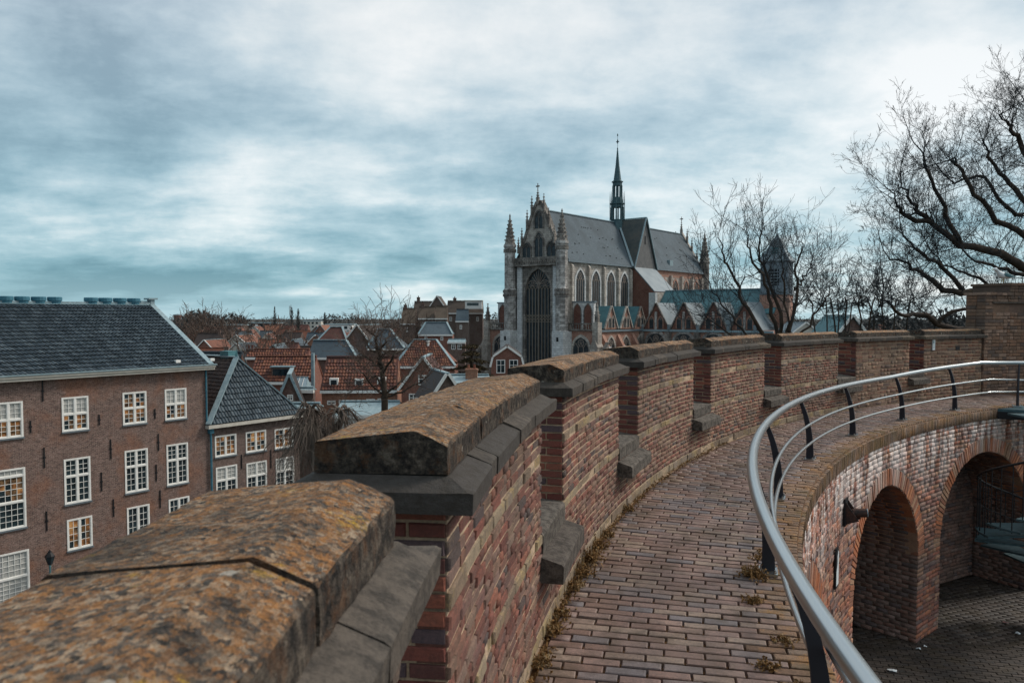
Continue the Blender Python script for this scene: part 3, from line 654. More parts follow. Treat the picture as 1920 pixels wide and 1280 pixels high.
mb = MB(); w = np.array([.05, .05, 0]); mb.hexa([A - ZV * .2, A + dv - ZV * .2, A + dv + w - ZV * .2, A + w - ZV * .2, A - ZV * .065, A + dv - ZV * .065, A + dv + w - ZV * .065, A + w - ZV * .065]); mb.build('landing_beam', m_iron, stair, SO)

# ---- fittings on the walls
tt, oo = tn(34.6); LO = RP(RF - .02, 34.6, -.78)
lamp = empty('floodlight', LO, 0, 'rusty cylindrical floodlight on a wedge bracket beside the nearest arch', 'floodlight')
mb = MB(); mb.hexa([LO + tt * a - oo * b + ZV * c for c in (-.16, .19) for a, b in ((-.09, 0), (.09, 0), (.09, .02), (-.09, .02))]); mb.build('back_plate', m_iron, lamp, LO)
mb = MB(); dirv = -oo * .93 + tt * .20 + ZV * .12; b0 = LO - oo * .05 - ZV * .0; mb.tube([b0, b0 + dirv * .05, b0 + dirv * .22], [.035, .056, .058], 16); mb.build('lamp_body', m_rustlamp, lamp, LO)
mb = MB(); mb.tube([b0 + dirv * .22, b0 + dirv * .23], [.054, .054], 16); mb.build('lamp_glass', m_glasslamp, lamp, LO)
for s in (-1, 1):
    mb = MB(); mb.prism([LO + tt * s * .075 - oo * .01 + ZV * .17, LO + tt * s * .075 - oo * .01 - ZV * .14, LO + tt * s * .075 - oo * .18 - ZV * .07], tt * .008); mb.build('bracket_wing', m_rustlamp, lamp, LO)
def board(name, ph, R, z0, z1, w, label, cat, dark):
    tt, oo = tn(ph); c = RP(R, ph, (z0 + z1) / 2); root = empty(name, c, 0, label, cat); h = (z1 - z0) / 2
    mb = MB(); mb.hexa([c + tt * a * w / 2 + oo * b + ZV * h * zz for zz in (-1, 1) for a, b in ((-1, -.02), (1, -.02), (1, .0), (-1, .0))]); mb.build('panel', m_sign, root, c)
    mb = MB(); P2 = lambda u, v: c + tt * u * w / 2 - oo * .0215 + ZV * h * v
    for poly in dark[1]: mb.prism([P2(*p) for p in poly], -oo * .0015)
    mb.build('print', dark[0], root, c); return root
board('information_panel', 59.05, RW - .006, 1.02, 1.235, .085, 'white information panel with a teal picture on the far parapet', 'sign', (m_teal, [[(-.85, .42), (-.2, .42), (-.35, .9), (-.55, .85)], [(-1, .38), (.3, .38), (.3, .44), (-1, .44)], [(-.6, .3), (-.2, .3), (-.2, .4), (-.6, .4)], [(0, .6), (.35, .6), (.35, .66), (0, .66)], [(.3, .46), (.75, .46), (.75, .5), (.3, .5)], [(.55, -.2), (.75, -.2), (.75, -.1), (.55, -.1)]] + [[(-.75, v), (.6, v), (.6, v + .012), (-.75, v + .012)] for v in (-.35, -.45, -.55, -.65, .1, .02)]))
tt, oo = tn(32.7); c = RP(RF - .025, 32.7, -1.33); ip = empty('wall_plaque', c, 0, 'narrow dark-framed white plaque on the courtyard wall below the floodlight', 'plaque')
mb = MB(); out = [(-1, -1), (1, -1), (1, .7), (.6, .95), (0, 1), (-.6, .95), (-1, .7)]; mb.prism([c + tt * u * .09 + ZV * v * .25 for u, v in out], -oo * .02); mb.build('frame', m_iron, ip, c)
mb = MB(); mb.prism([c + tt * u * .075 - oo * .0205 + ZV * v * .23 for u, v in [(-.9, -.95), (.95, -.95), (.95, .75), (.3, .9), (.25, .7), (-.1, .6), (.0, .2), (-.8, -.2)]], -oo * .002); mb.build('plate', m_sign, ip, c)
mb = MB(); ring_solid(mb, RW - .004, RW + .002, 1.0, 1.09, 61.55, 62.0); o = mb.build('wall_opening', m_iron, parapet, ORG)
# gull on the gate wall
gp = RP(RW + .1, 66.9, 2.47); gull = empty('gull', gp, 0, 'white gull with grey wing standing on top of the gatehouse wall', 'bird')
gx, gy = np.array([-.97, -.2, 0]), np.array([.2, -.97, 0])
def gp_(a, b, z): return gp + gx * a + gy * b + ZV * z
mb = MB(); secs = []
for a, zc, ry, rz_ in ((-.24, .12, .012, .008), (-.16, .125, .045, .03), (-.05, .14, .075, .06), (.07, .165, .08, .075), (.14, .20, .06, .065), (.17, .25, .042, .045), (.205, .285, .042, .042), (.25, .29, .034, .032), (.275, .287, .01, .01)):
    secs.append([gp_(a, ry * math.cos(q), zc + rz_ * math.sin(q)) for q in np.linspace(0, 2 * math.pi, 11)[:-1]])
mb.loft(secs); mb.build('body', m_gullw, gull, gp, smooth=True)
for s in (-1, 1):
    mb = MB(); mb.loft([[gp_(a, s * (.078 + .006 * math.cos(q)) * f, zc + h * math.sin(q)) for q in np.linspace(0, 2 * math.pi, 9)[:-1]] for a, zc, h, f in ((.06, .18, .015, 1.0), (0, .165, .045, 1.05), (-.1, .145, .04, .95), (-.2, .13, .018, .6), (-.3, .12, .005, .35))]); mb.build('wing', m_gullg, gull, gp, smooth=True)
    mb = MB(); mb.tube([gp_(.02, s * .025, .09), gp_(.02, s * .025, 0)], .006, 6); mb.build('leg', m_gully, gull, gp)
mb = MB(); mb.tube([gp_(.27, 0, .287), gp_(.33, 0, .28)], [.012, .004], 6); mb.build('beak', m_gully, gull, gp)

# ---- dry weeds at the foot of the parapet and along the rim
def tuft(root_p, n, spread, hgt, g):
    V = []; Q = []; RN = []
    for i in range(n):
        b = np.array([g.normal(0, spread), g.normal(0, spread), 0]); d = np.array([g.normal(0, .6), g.normal(0, .6), g.uniform(.3, 1.0)]); d /= np.linalg.norm(d); L = hgt * g.uniform(.4, 1.1); a = np.cross(d, ZV + .01); a /= np.linalg.norm(a); w = g.uniform(.002, .004)
        k = len(V); p1 = b + d * L * .6; p2 = b + d * L + np.array([0, 0, -.3 * L * g.random()])
        V += [b - a * w, b + a * w, p1 + a * w * .8, p1 - a * w * .8, p2 + a * w * .4, p2 - a * w * .4]; Q += [(k, k + 1, k + 2, k + 3), (k + 3, k + 2, k + 4, k + 5)]; RN += [g.random()] * 2
        for _ in range(3):
            c = b + (p2 - b) * g.uniform(.35, 1); u = g.normal(0, 1, 3); u /= np.linalg.norm(u); v = np.cross(u, g.normal(0, 1, 3)); v /= np.linalg.norm(v) + 1e-6; s = g.uniform(.005, .012); k = len(V)
            V += [c - u * s, c - v * s * .6, c + u * s, c + v * s * .6]; Q.append((k, k + 1, k + 2, k + 3)); RN.append(g.random())
    return V, Q, RN
g = np.random.default_rng(5)
ORD = ['nearest', 'second', 'third', 'fourth', 'fifth', 'sixth', 'seventh', 'eighth', 'ninth', 'tenth', 'eleventh']
SPOT = [(14.8, .10, 70, 'wall'), (15.6, .13, 110, 'wall'), (16.6, .15, 150, 'wall'), (17.6, .13, 130, 'wall'), (18.6, .08, 60, 'wall'), (21.3, .08, 70, 'wall'), (12.6, .09, 90, 'wall'), (11.4, .07, 80, 'wall'), (10.3, .08, 90, 'wall'), (13.4, .07, 60, 'wall')]
for i, (ph, h, n, w) in enumerate(SPOT):
    p = RP(RW - .035, ph, .0); V, Q, RN = tuft(p, n, .026, h, g); o = mesh_np('withered_plant', V, Q, m_weed, RN); o.location = p
    tag(o, ORD[sorted(q[0] for q in SPOT).index(ph)] + ' clump of withered brown weeds along the parapet foot, counted from the camera', 'weed', 'withered weeds along the parapet foot')
for i, (ph, r, h, n) in enumerate([(16.6, 17.33, .09, 190), (15.0, 17.36, .05, 80), (17.9, 17.3, .04, 60), (18.4, 17.27, .045, 60), (12.0, 17.35, .04, 70), (10.6, 17.3, .045, 80), (11.3, 17.22, .04, 60), (13.1, 17.23, .04, 60), (9.6, 17.26, .045, 70)]):
    p = RP(r, ph, .0); V, Q, RN = tuft(p, n, .03 if i else .045, h, g); o = mesh_np('withered_plant', V, Q, m_weed, RN); o.location = p
    if i == 0: tag(o, 'largest withered brown weed clump, at the foot of a railing post', 'weed', 'withered weeds by the railing')
    else: tag(o, ORD[[9.6, 10.6, 11.3, 12.0, 13.1, 15.0, 17.9, 18.4].index(ph)] + ' small withered tuft on the mossy walkway rim, counted from the camera', 'weed', 'withered weeds by the railing')
V, Q, RN = [], [], []
for i in range(900):
    ph = g.uniform(8, 34); p = RP(RW - abs(g.normal(0, .035)) - .005, ph, 0); k = len(V); v, q, rn = tuft(p, 1, .01, .035, g); V += [x + p - ORG for x in v]; Q += [tuple(j + k for j in f) for f in q]; RN += rn
o = mesh_np('weed_litter', V, Q, m_weed, RN); o.location = ORG; tag(o, 'sparse dry weed litter in the joint between paving and parapet', 'weeds', kind='stuff')
for i, (x, y, s) in enumerate([(1672, 1258, .16), (1722, 1217, .10), (1908, 1188, .10), (1885, 1168, .12), (1735, 1213, .07)]):
    d = ray(x, y); p = np.array([0, 0, EYE]) + d * ((YARDZ - EYE) / d[2]); mb = MB(); rr = random.Random(i)
    top = [np.array([s * .5 * math.cos(a) * rr.uniform(.6, 1.1), s * .5 * math.sin(a) * rr.uniform(.35, .8), .012 + .03 * rr.random()]) for a in np.linspace(0, 2 * math.pi, 8)[:-1]]
    mb.prism(top, (0, 0, -.01)); o = mb.build('litter_scrap', m_sign if i != 3 else material('pink_litter', (.35, .16, .16), .6)); o.location = p
    tag(o, ['torn white paper scrap on the courtyard floor in front of the pier', 'white litter scrap right at the foot of the pier', 'white litter scrap at the right edge of the courtyard floor', 'pinkish litter scrap on the dark courtyard floor', 'tiny white litter scrap just right of the pier foot'][i], 'litter')
# ================================================================== GROUND AND TOWN
GZ = -15.0
mb = MB(); mb.add([(3000 * math.cos(a), 3000 * math.sin(a), GZ) for a in np.linspace(0, 2 * math.pi, 49)[:-1]], [tuple(range(48))]); tag(mb.build('ground', m_ground), kind='structure')
mb = MB(); mb.loft([[(CX + r * math.cos(a), CY + r * math.sin(a), z) for a in np.linspace(0, 2 * math.pi, 65)[:-1]] for r, z in ((46, GZ + .02), (40, -13.4), (33, -10.5), (26, -7.2), (21.5, -4.6), (19.3, -4.0))], caps=False)
o = mb.build('castle_mound', m_mound, smooth=True); tag(o, kind='structure')
BB = MB()
def unit_pane():
    me = bpy.data.meshes.get('pane')
    return me
PANE = {}; WR = random.Random(21)
m_gwarm = material('warm_dim_pane', lambda c: c['t'].ramp(c['t'].noise(c['P'], 4, 3), [(.35, (.05, .03, .02)), (.65, (.30, .17, .09))]), .12, spec=.5)
def pane_mesh(m):
    if m.name not in PANE:
        me = bpy.data.meshes.new('pane'); mbv = MB().box(0, 1, 0, 1, 0, 1); me.from_pydata(mbv.v, [], mbv.f); me.materials.append(m); PANE[m.name] = me
    return PANE[m.name]
def put_pane(parent, x0, x1, z0, z1, m, y=.06):
    ob = bpy.data.objects.new('pane', pane_mesh(m)); COL.objects.link(ob); ob.parent = parent; ob.location = (x0, y, z0); ob.scale = (x1 - x0, .012, z1 - z0); return ob
def window(root, x0, x1, z0, z1, bays=2, cols=2, rows=((1.0, 4),), mats=('d',), sill=True, fr=.09, y=0.0, glaz=.022, fmat=None):
    """casement: outer frame, mullions, glazing bars; rows = (share of height, panes high) from the top; mats per row band"""
    fmat = fmat or m_white
    mb = MB(); mb.box(x0, x0 + fr, y - .03, y + .1, z0, z1); mb.box(x1 - fr, x1, y - .03, y + .1, z0, z1); mb.box(x0 + fr, x1 - fr, y - .028, y + .1, z1 - fr, z1); mb.box(x0 + fr, x1 - fr, y - .028, y + .1, z0, z0 + fr * .9)
    M = {'d': m_gdark, 'c': m_gcurt, 'l': m_glit}; panes = []
    tr = .10; mu = .11; zt = z1 - fr; tot = (z1 - z0) - fr * 1.9 - tr * (len(rows) - 1); bw = (x1 - x0 - 2 * fr - mu * (bays - 1)) / bays
    for i, (share, nh) in enumerate(rows):
        h = tot * share; zb = zt - h; mk = mats[i % len(mats)]
        for b in range(bays):
            xa = x0 + fr + b * (bw + mu); 
            if b: mb.box(xa - mu, xa, y - .02, y + .09, zb, zt)
            sa = .035; cw = (bw - 2 * sa) / cols; ch = (h - 2 * sa) / nh
            mb.box(xa, xa + sa, y + .01, y + .08, zb, zt); mb.box(xa + bw - sa, xa + bw, y + .01, y + .08, zb, zt); mb.box(xa + sa, xa + bw - sa, y + .01, y + .08, zt - sa, zt); mb.box(xa + sa, xa + bw - sa, y + .01, y + .08, zb, zb + sa)
            for c in range(1, cols): mb.box(xa + sa + c * cw - glaz / 2, xa + sa + c * cw + glaz / 2, y + .02, y + .075, zb + sa, zt - sa)
            for r in range(1, nh): mb.box(xa + sa, xa + bw - sa, y + .022, y + .073, zb + sa + r * ch - glaz / 2, zb + sa + r * ch + glaz / 2)
            for c in range(cols):
                for r in range(nh): panes.append((xa + sa + c * cw, xa + sa + (c + 1) * cw, zb + sa + r * ch, zb + sa + (r + 1) * ch, M[mk] if mk != 'l' else WR.choice([m_gdark, m_glit, m_glit, m_gwarm, m_gwarm])))
        if i < len(rows) - 1: mb.box(x0 + fr, x1 - fr, y - .025, y + .09, zb - tr, zb)
        zt = zb - tr
    w = mb.build('window', fmat, root)
    for p in panes: put_pane(w, *p, y=y + .05)
    if sill: mb = MB(); mb.box(x0 - .04, x1 + .04, y - .09, y + .1, z0 - .09, z0 - .002); mb.build('sill', m_leadsill, w)
    return w
def wall_open(root, Wd, zb, zt, holes, mat, D=8.0, name='wall', gable=None, deep=.2, x0=0.0):
    """front wall with real openings, side and back walls; gable = apex height for a front gable"""
    mb = MB(); xs = sorted({x0, Wd} | {h[0] for h in holes} | {h[1] for h in holes}); zs = sorted({zb, zt} | {h[2] for h in holes} | {h[3] for h in holes})
    for a, b in zip(xs[:-1], xs[1:]):
        for c, d in zip(zs[:-1], zs[1:]):
            mx, mz = (a + b) / 2, (c + d) / 2
            if not any(h[0] < mx < h[1] and h[2] < mz < h[3] for h in holes): mb.add([(a, 0, c), (b, 0, c), (b, 0, d), (a, 0, d)], [(0, 1, 2, 3)])
    for a, b, c, d in holes: mb.add([(a, 0, c), (b, 0, c), (b, 0, d), (a, 0, d), (a, deep, c), (b, deep, c), (b, deep, d), (a, deep, d)], [(0, 4, 5, 1), (1, 5, 6, 2), (2, 6, 7, 3), (3, 7, 4, 0), (4, 7, 6, 5)])
    mb.add([(x0, 0, zb), (x0, 0, zt), (x0, D, zt), (x0, D, zb)], [(0, 1, 2, 3)]); mb.add([(Wd, 0, zb), (Wd, D, zb), (Wd, D, zt), (Wd, 0, zt)], [(0, 1, 2, 3)]); mb.add([(x0, D, zb), (x0, D, zt), (Wd, D, zt), (Wd, D, zb)], [(0, 1, 2, 3)])
    if gable is not None: 
        m = (x0 + Wd) / 2; mb.add([(x0, 0, zt), (Wd, 0, zt), (m, 0, gable)], [(0, 1, 2)]); mb.add([(x0, D, zt), (Wd, D, zt), (m, D, gable)], [(2, 1, 0)])
    return mb.build(name, mat, root)
def tiles(root, O, U, Vv, N, L, rng_, mat, pu=.26, pv=.30, amp=.032, name='roof_tiles', lift=.06):
    """pantiles: an S-curved strip per tile, each course lifted over the one below; rng_(v) gives the run of a course"""
    O, U, Vv, N = [np.array(a, float) for a in (O, U, Vv, N)]; xs = []; ws = []
    n = int(L / pv)
    for j in range(n):
        v = j * pv; a, b = rng_(v + pv * .5); k = int((b - a) / pu)
        if k < 1: continue
        xs.append(np.stack([a + (b - a - k * pu) / 2 + np.arange(k) * pu, np.full(k, v)], 1))
    if not xs: return
    T = np.concatenate(xs); m = len(T); fr = np.array([0, .18, .36, .58, .8, 1.02]); hh = np.array([.1, .85, 1.0, .3, -.1, .1]) * amp
    V = np.zeros((m, 12, 3)); jit = RNG.uniform(-.008, .008, (m, 1, 1)); 
    for i in range(6):
        u = T[:, 0] + fr[i] * pu
        V[:, i] = O + u[:, None] * U + (T[:, 1] + RNG.uniform(-.01, .01, m))[:, None] * Vv + (hh[i] + lift) * N
        V[:, 6 + i] = O + u[:, None] * U + (T[:, 1] + pv * 1.12)[:, None] * Vv + (hh[i] + .008) * N
    V += jit * N
    q = np.array([(i, i + 1, 7 + i, 6 + i) for i in range(5)]); Fq = (np.arange(m)[:, None, None] * 12 + q[None]).reshape(-1, 4)
    o = mesh_np(name, V.reshape(-1, 3), Fq, mat, np.repeat(RNG.random(m), 5), root); o['kind'] = 'stuff'; return o
def slab(root, name, pts, th, mat):
    p = [np.array(a, float) for a in pts]; n = np.cross(p[1] - p[0], p[2] - p[0]); n /= np.linalg.norm(n); mb = MB(); mb.prism(p, -n * th); return mb.build(name, mat, root)
def strip(root, name, a, b, w, h, mat):
    """a flashing or board: a bar of width w, height h along a-b"""
    a, b = np.array(a, float), np.array(b, float); d = (b - a) / np.linalg.norm(b - a); s = np.cross(d, ZV); s /= np.linalg.norm(s); n = np.cross(s, d); mb = MB()
    mb.hexa([a - s * w / 2, a + s * w / 2, b + s * w / 2, b - s * w / 2] + [p + n * h for p in (a - s * w / 2, a + s * w / 2, b + s * w / 2, b - s * w / 2)]); return mb.build(name, mat, root)
def chimney(root, x, y, z0, z1, w=.6, d=.6, pots=2, mat=None):
    mb = MB(); mb.box(x - w / 2, x + w / 2, y - d / 2, y + d / 2, z0, z1); mb.box(x - w / 2 - .06, x + w / 2 + .06, y - d / 2 - .06, y + d / 2 + .06, z1 - .18, z1 - .05); c = mb.build('chimney', mat or m_fac4, root)
    for i in range(pots):
        px = x + (i - (pots - 1) / 2) * w * .5; mb = MB(); mb.lathe([(.11, z1), (.09, z1 + .3), (.12, z1 + .34)], 8, (px, y)); mb.build('chimney_pot', m_tred, c)

# ---- the large house at left
TH = math.atan(1080 / FPX); DV = np.array([math.sin(TH), math.cos(TH)]); ANG = math.atan2(DV[1], DV[0])
PC = at(388, 683, 50)[:2]
LW = 24.0; hl = empty('town_house', (*(PC - DV * LW), GZ), ANG, 'large purple-brown brick house with blue-black tiled roof and white windows at left', 'house')
Zl = lambda z: z - GZ
wins = []
for t0, t1 in ((-12.25, -10.85), (-8.9, -7.46), (-5.51, -4.06), (-2.9, -1.47)): wins.append((t0, t1, -4.78, -2.86, [(.5, 3), (.5, 3)], ('c', 'l') if t0 != -5.51 else ('l', 'l'), 2, 2))
for t0, t1 in ((-8.86, -7.43), (-5.46, -4.05), (-2.86, -1.43)): wins.append((t0, t1, -8.88, -6.33, [(.38, 3), (.62, 4)], ('d', 'd'), 2, 2))
wins.append((-13.05, -10.82, -9.66, -6.42, [(.10, 1), (.45, 4), (.45, 4)], ('c', 'l', 'd'), 1, 7)); wins.append((-13.0, -10.74, -13.68, -10.9, [(.5, 4), (.5, 5)], ('c', 'c'), 1, 7))
for t0, t1, m in ((-8.78, -7.40, 'l'), (-5.40, -4.01, 'd'), (-2.78, -1.40, 'd')): wins.append((t0, t1, -11.52, -9.76, [(1.0, 4)], (m,), 2, 2))
for t0, t1 in ((-8.72, -7.33), (-5.35, -3.98), (-2.75, -1.37)): wins.append((t0, t1, -14.2, -12.5, [(1.0, 4)], ('d',), 2, 2))
holes = [(LW + a, LW + b, Zl(c), Zl(d)) for a, b, c, d, *_ in wins]
wall_open(hl, LW, 0, Zl(-1.55), holes, m_fac1, 13.4)
for a, b, c, d, rows, mats, bays, cols in wins: window(hl, LW + a, LW + b, Zl(c), Zl(d), bays, cols, rows, mats)
mb = MB(); ez, rzz, rw = Zl(-1.5), Zl(2.45), 6.9
mb.add([(LW, 0, Zl(-1.55)), (LW, 13.4, Zl(-1.55)), (LW, 6.7, rzz - .12)], [(0, 1, 2)]); mb.build('gable_wall', m_fac1, hl)
sl = math.hypot(rw + .35, rzz - ez); Vv = np.array([0, (rw + .35) / sl, (rzz - ez) / sl]); Nn = np.array([0, -Vv[2], Vv[1]])
slab(hl, 'roof', [(0, -.35, ez - .02), (LW + .1, -.35, ez - .02), (LW + .1, rw, rzz - .02), (0, rw, rzz - .02)], .1, m_tblue); slab(hl, 'rear_roof', [(0, rw, rzz - .02), (LW + .1, rw, rzz - .02), (LW + .1, 14.0, ez), (0, 14.0, ez)], .1, m_tblue)
tiles(hl, (0, -.35, ez), (1, 0, 0), Vv, Nn, sl, lambda v: (8.0, LW - .05), m_tblue, .23, .42, .075, lift=.10)
strip(hl, 'verge_flashing', (LW + .05, -.4, ez + .02), (LW + .05, rw, rzz + .03), .34, .1, m_lead); strip(hl, 'ridge_flashing', (0, rw, rzz), (LW + .1, rw, rzz), .45, .14, m_lead)
mb = MB(); mb.box(0, LW + .3, -.42, -.02, Zl(-1.78), Zl(-1.5)); mb.box(0, LW + .33, -.5, -.42, Zl(-1.62), Zl(-1.5)); mb.build('cornice', m_cream, hl); strip(hl, 'gutter', (0, -.46, Zl(-1.49)), (LW + .4, -.46, Zl(-1.49)), .2, .07, m_lead)
for t0, z0, z1 in ((-9.85, -2.96, -1.84), (-10.5, -4.63, -3.96), (-6.88, -4.62, -4.0), (-3.55, -4.61, -3.99), (-9.86, -6.63, -5.5), (-6.26, -6.68, -5.53), (-3.37, -6.61, -5.55), (-6.83, -8.46, -7.37), (-3.54, -8.46, -7.42), (-6.18, -10.1, -9.06), (-3.33, -10.16, -9.06), (-9.82, -10.13, -9.04), (-6.15, -12.28, -11.7)):
    mb = MB(); mb.box(LW + t0 - .03, LW + t0 + .03, -.05, -.003, Zl(z0), Zl(z1)); mb.box(LW + t0 - .07, LW + t0 + .07, -.045, -.003, Zl((z0 + z1) / 2) - .05, Zl((z0 + z1) / 2) + .05); mb.build('wall_anchor', m_iron, hl)
RB = PC - DV * LW + rw * np.array([-DV[1], DV[0]])
def ridge_x(px):
    k = (px - 960) / FPX; return float((k * RB[1] - RB[0]) / (DV[0] - k * DV[1]))
for px in (12, 43, 74, 104, 172, 199, 226, 252):
    x = ridge_x(px); mb = MB(); mb.lathe([(.36, rzz + .02), (.37, rzz + .16), (.42, rzz + .18), (.42, rzz + .40), (.38, rzz + .43), (.36, rzz + .30)], 14, (x, rw)); mb.build('chimney_cowl', m_cowl, hl)
mb = MB(); x = ridge_x(284); mb.box(x - .14, x + .14, rw - .25, rw + .25, rzz, rzz + .35); mb.box(x - .32, x + .32, rw - .35, rw + .35, rzz + .35, rzz + .46); mb.box(x - .75, x - .3, rw - .12, rw + .12, rzz + .10, rzz + .26); mb.build('ridge_finial', m_lead, hl)
for px in (158, 226): 
    x = ridge_x(px) + 2.3; mb = MB(); mb.box(x, x + .3, -.1, .15, ez + .25, ez + .42); mb.build('snow_hook', m_white, hl)
# ---- the lower house beside it
W2 = 7.25; h2 = empty('town_house', (*PC, GZ), ANG, 'lower brown brick house with steep hipped blue-black roof next to large left house', 'house')
wins = [(.46, 2.06, -7.6, -6.2), (2.78, 4.4, -7.64, -6.22), (5.1, 6.7, -7.7, -6.3)]; w2b = [(.5, 2.08, -10.4, -8.28), (2.8, 4.43, -10.54, -8.36), (5.17, 6.73, -10.6, -8.4)]
wall_open(h2, W2, 0, Zl(-5.45), [(a, b, Zl(c), Zl(d)) for a, b, c, d in wins + w2b], m_fac2, 9.0)
for a, b, c, d in wins: window(h2, a, b, Zl(c), Zl(d), 2, 2, ((1.0, 4),), ('l',))
for a, b, c, d in w2b: window(h2, a, b, Zl(c), Zl(d), 2, 2, ((.42, 3), (.58, 3)), ('c', 'd'))
E1, AX, AY, AZ = Zl(-5.38), 3.35, 1.75, Zl(-1.25)
Lc, Rc, Ap, Bk = np.array([-.15, -.3, E1]), np.array([W2 + .1, -.3, E1]), np.array([AX, AY, AZ]), np.array([AX, 7.5, AZ])
slab(h2, 'roof', [Lc, Rc, Ap], .08, m_tblue); slab(h2, 'roof_slope', [Ap, Rc, (W2 + .1, 9.2, E1), Bk], .08, m_tblue); slab(h2, 'roof_slope', [Lc, Ap, Bk, (-.15, 9.2, E1)], .08, m_tdark)
sl = math.hypot(AY + .3, AZ - E1); Vv = np.array([0, (AY + .3) / sl, (AZ - E1) / sl]); Nn = np.array([0, -Vv[2], Vv[1]])
tiles(h2, Lc, (1, 0, 0), Vv, Nn, sl, lambda v: ((AX + .15) * v / sl + .12, (W2 + .25) - (W2 - AX + .1) * v / sl - .12), m_tblue, .23, .40, .075, lift=.10)
sl2 = math.hypot(AX + .15, AZ - E1); V2 = np.array([(AX + .15) / sl2, 0, (AZ - E1) / sl2]); N2 = np.array([-V2[2], 0, V2[0]])
tiles(h2, (-.15, 9.2, E1), (0, -1, 0), V2, N2, sl2, lambda v: (0, 9.2 + .3 - (AY + .3) * v / sl2 - .15), m_tdark, .25, .30, .03)
for a, b, nm in ((Lc, Ap, 'hip_flashing'), (Rc, Ap, 'hip_flashing'), (Ap, Bk, 'ridge_flashing')): strip(h2, nm, a + (0, 0, .03), b + (0, 0, .03), .36, .09, m_lead)
mb = MB(); mb.box(-.2, W2 + .2, -.42, -.003, Zl(-5.62), Zl(-5.4)); mb.build('cornice', m_cream, h2)
mb = MB(); mb.tube([(.12, -.12, Zl(-5.6)), (.12, -.12, 0)], .07, 8); mb.box(-.03, .27, -.26, .02, Zl(-5.95), Zl(-5.62)); mb.build('drainpipe', m_cowl, h2)
mb = MB(); mb.tube([(.02, -.08, Zl(-1.6)), (.02, -.08, Zl(-5.4))], .06, 8); mb.build('downpipe', m_cowl, hl).location = (LW - .15, 0, 0)
mb = MB(); mb.box(AX - .1, AX + .55, 2.6, 3.6, AZ - .2, AZ + .45); mb.build('roof_hatch', m_copper, h2); mb = MB(); mb.lathe([(.09, AZ), (.06, AZ + .35), (.02, AZ + .6)], 6, (AX, AY)); mb.build('roof_finial', m_copper, h2)
for t0, z0, z1 in ((2.43, -8.65, -7.68), (4.77, -8.96, -7.65)): mb = MB(); mb.box(t0 - .03, t0 + .03, -.05, -.003, Zl(z0), Zl(z1)); mb.build('wall_anchor', m_iron, h2)
# ---- street lamp, fence
lp = at(93, 1030, 41.5); sl_ = empty('street_lamp', (lp[0], lp[1], GZ), .3, 'green street lamp with a glass lantern in front of large left house', 'street lamp'); top = lp[2] - GZ
mb = MB(); mb.lathe([(.11, 0), (.11, .5), (.07, .6), (.05, 1.2), (.045, top - .95), (.07, top - .93), (.03, top - .82)], 10); mb.build('pole', m_copper, sl_)
mb = MB(); mb.lathe([(.10, top - .82), (.23, top - .38)], 6); mb.build('lantern_glass', m_gdark, sl_); mb = MB(); mb.lathe([(.26, top - .38), (.25, top - .34), (.10, top - .14), (.09, top - .08), (.05, top - .06), (.03, top)], 6); mb.build('lantern_roof', m_iron, sl_)
for k in range(6):
    a = k * math.pi / 3; mb = MB(); mb.tube([(.10 * math.cos(a), .10 * math.sin(a), top - .82), (.235 * math.cos(a), .235 * math.sin(a), top - .38)], .012, 5); mb.build('lantern_bar', m_iron, sl_)
fn = empty('iron_fence', (*(PC - DV * 15.5 + 1.4 * np.array([DV[1], -DV[0]])), GZ), ANG, 'black iron railing fence along the foot of large left house', 'fence'); mb = MB(); mb.box(0, 7, -.02, .02, .85, .9); mb.box(0, 7, -.02, .02, .2, .25); mb.build('rail', m_iron, fn)
for i in range(47): mb = MB(); mb.lathe([(.012, 0), (.012, 1.02), (.022, 1.04), (.0, 1.14)], 5, (i * .15, 0)); mb.build('picket', m_iron, fn)
for i in range(2, 6): pass

# ---- generic town house, placed by its eaves line
def eave(pxL, pxR, py, Y, ang):
    p = at(pxL, py, Y); d = np.array([math.cos(ang), math.sin(ang)]); k = (pxR - 960) / FPX
    Wd = (k * p[1] - p[0]) / (d[0] - k * d[1]); return p, Wd
def run_for(py_r, py_e, Y, tp):
    ze = EYE - (py_e - 590) * Y / FPX; return (EYE - ze - (py_r - 590) * Y / FPX) / (tp + (py_r - 590) / FPX)
def swin(root, x0, x1, z0, z1, y=0.0, m=None, bars=True):
    mb = MB(); f = .09; mb.box(x0, x1, y - .04, y + .02, z1 - f, z1); mb.box(x0, x1, y - .06, y + .02, z0, z0 + f); mb.box(x0, x0 + f, y - .039, y + .02, z0 + f, z1 - f); mb.box(x1 - f, x1, y - .039, y + .02, z0 + f, z1 - f)
    if bars: mb.box((x0 + x1) / 2 - .03, (x0 + x1) / 2 + .03, y - .035, y + .0, z0 + f, z1 - f); mb.box(x0 + f, x1 - f, y - .034, y - .0, (z0 * .4 + z1 * .6) - .025, (z0 * .4 + z1 * .6) + .025)
    w = mb.build('window', m_white, root); put_pane(w, x0 + f, x1 - f, z0 + f, z1 - f, m or m_gdark, y - .02); return w
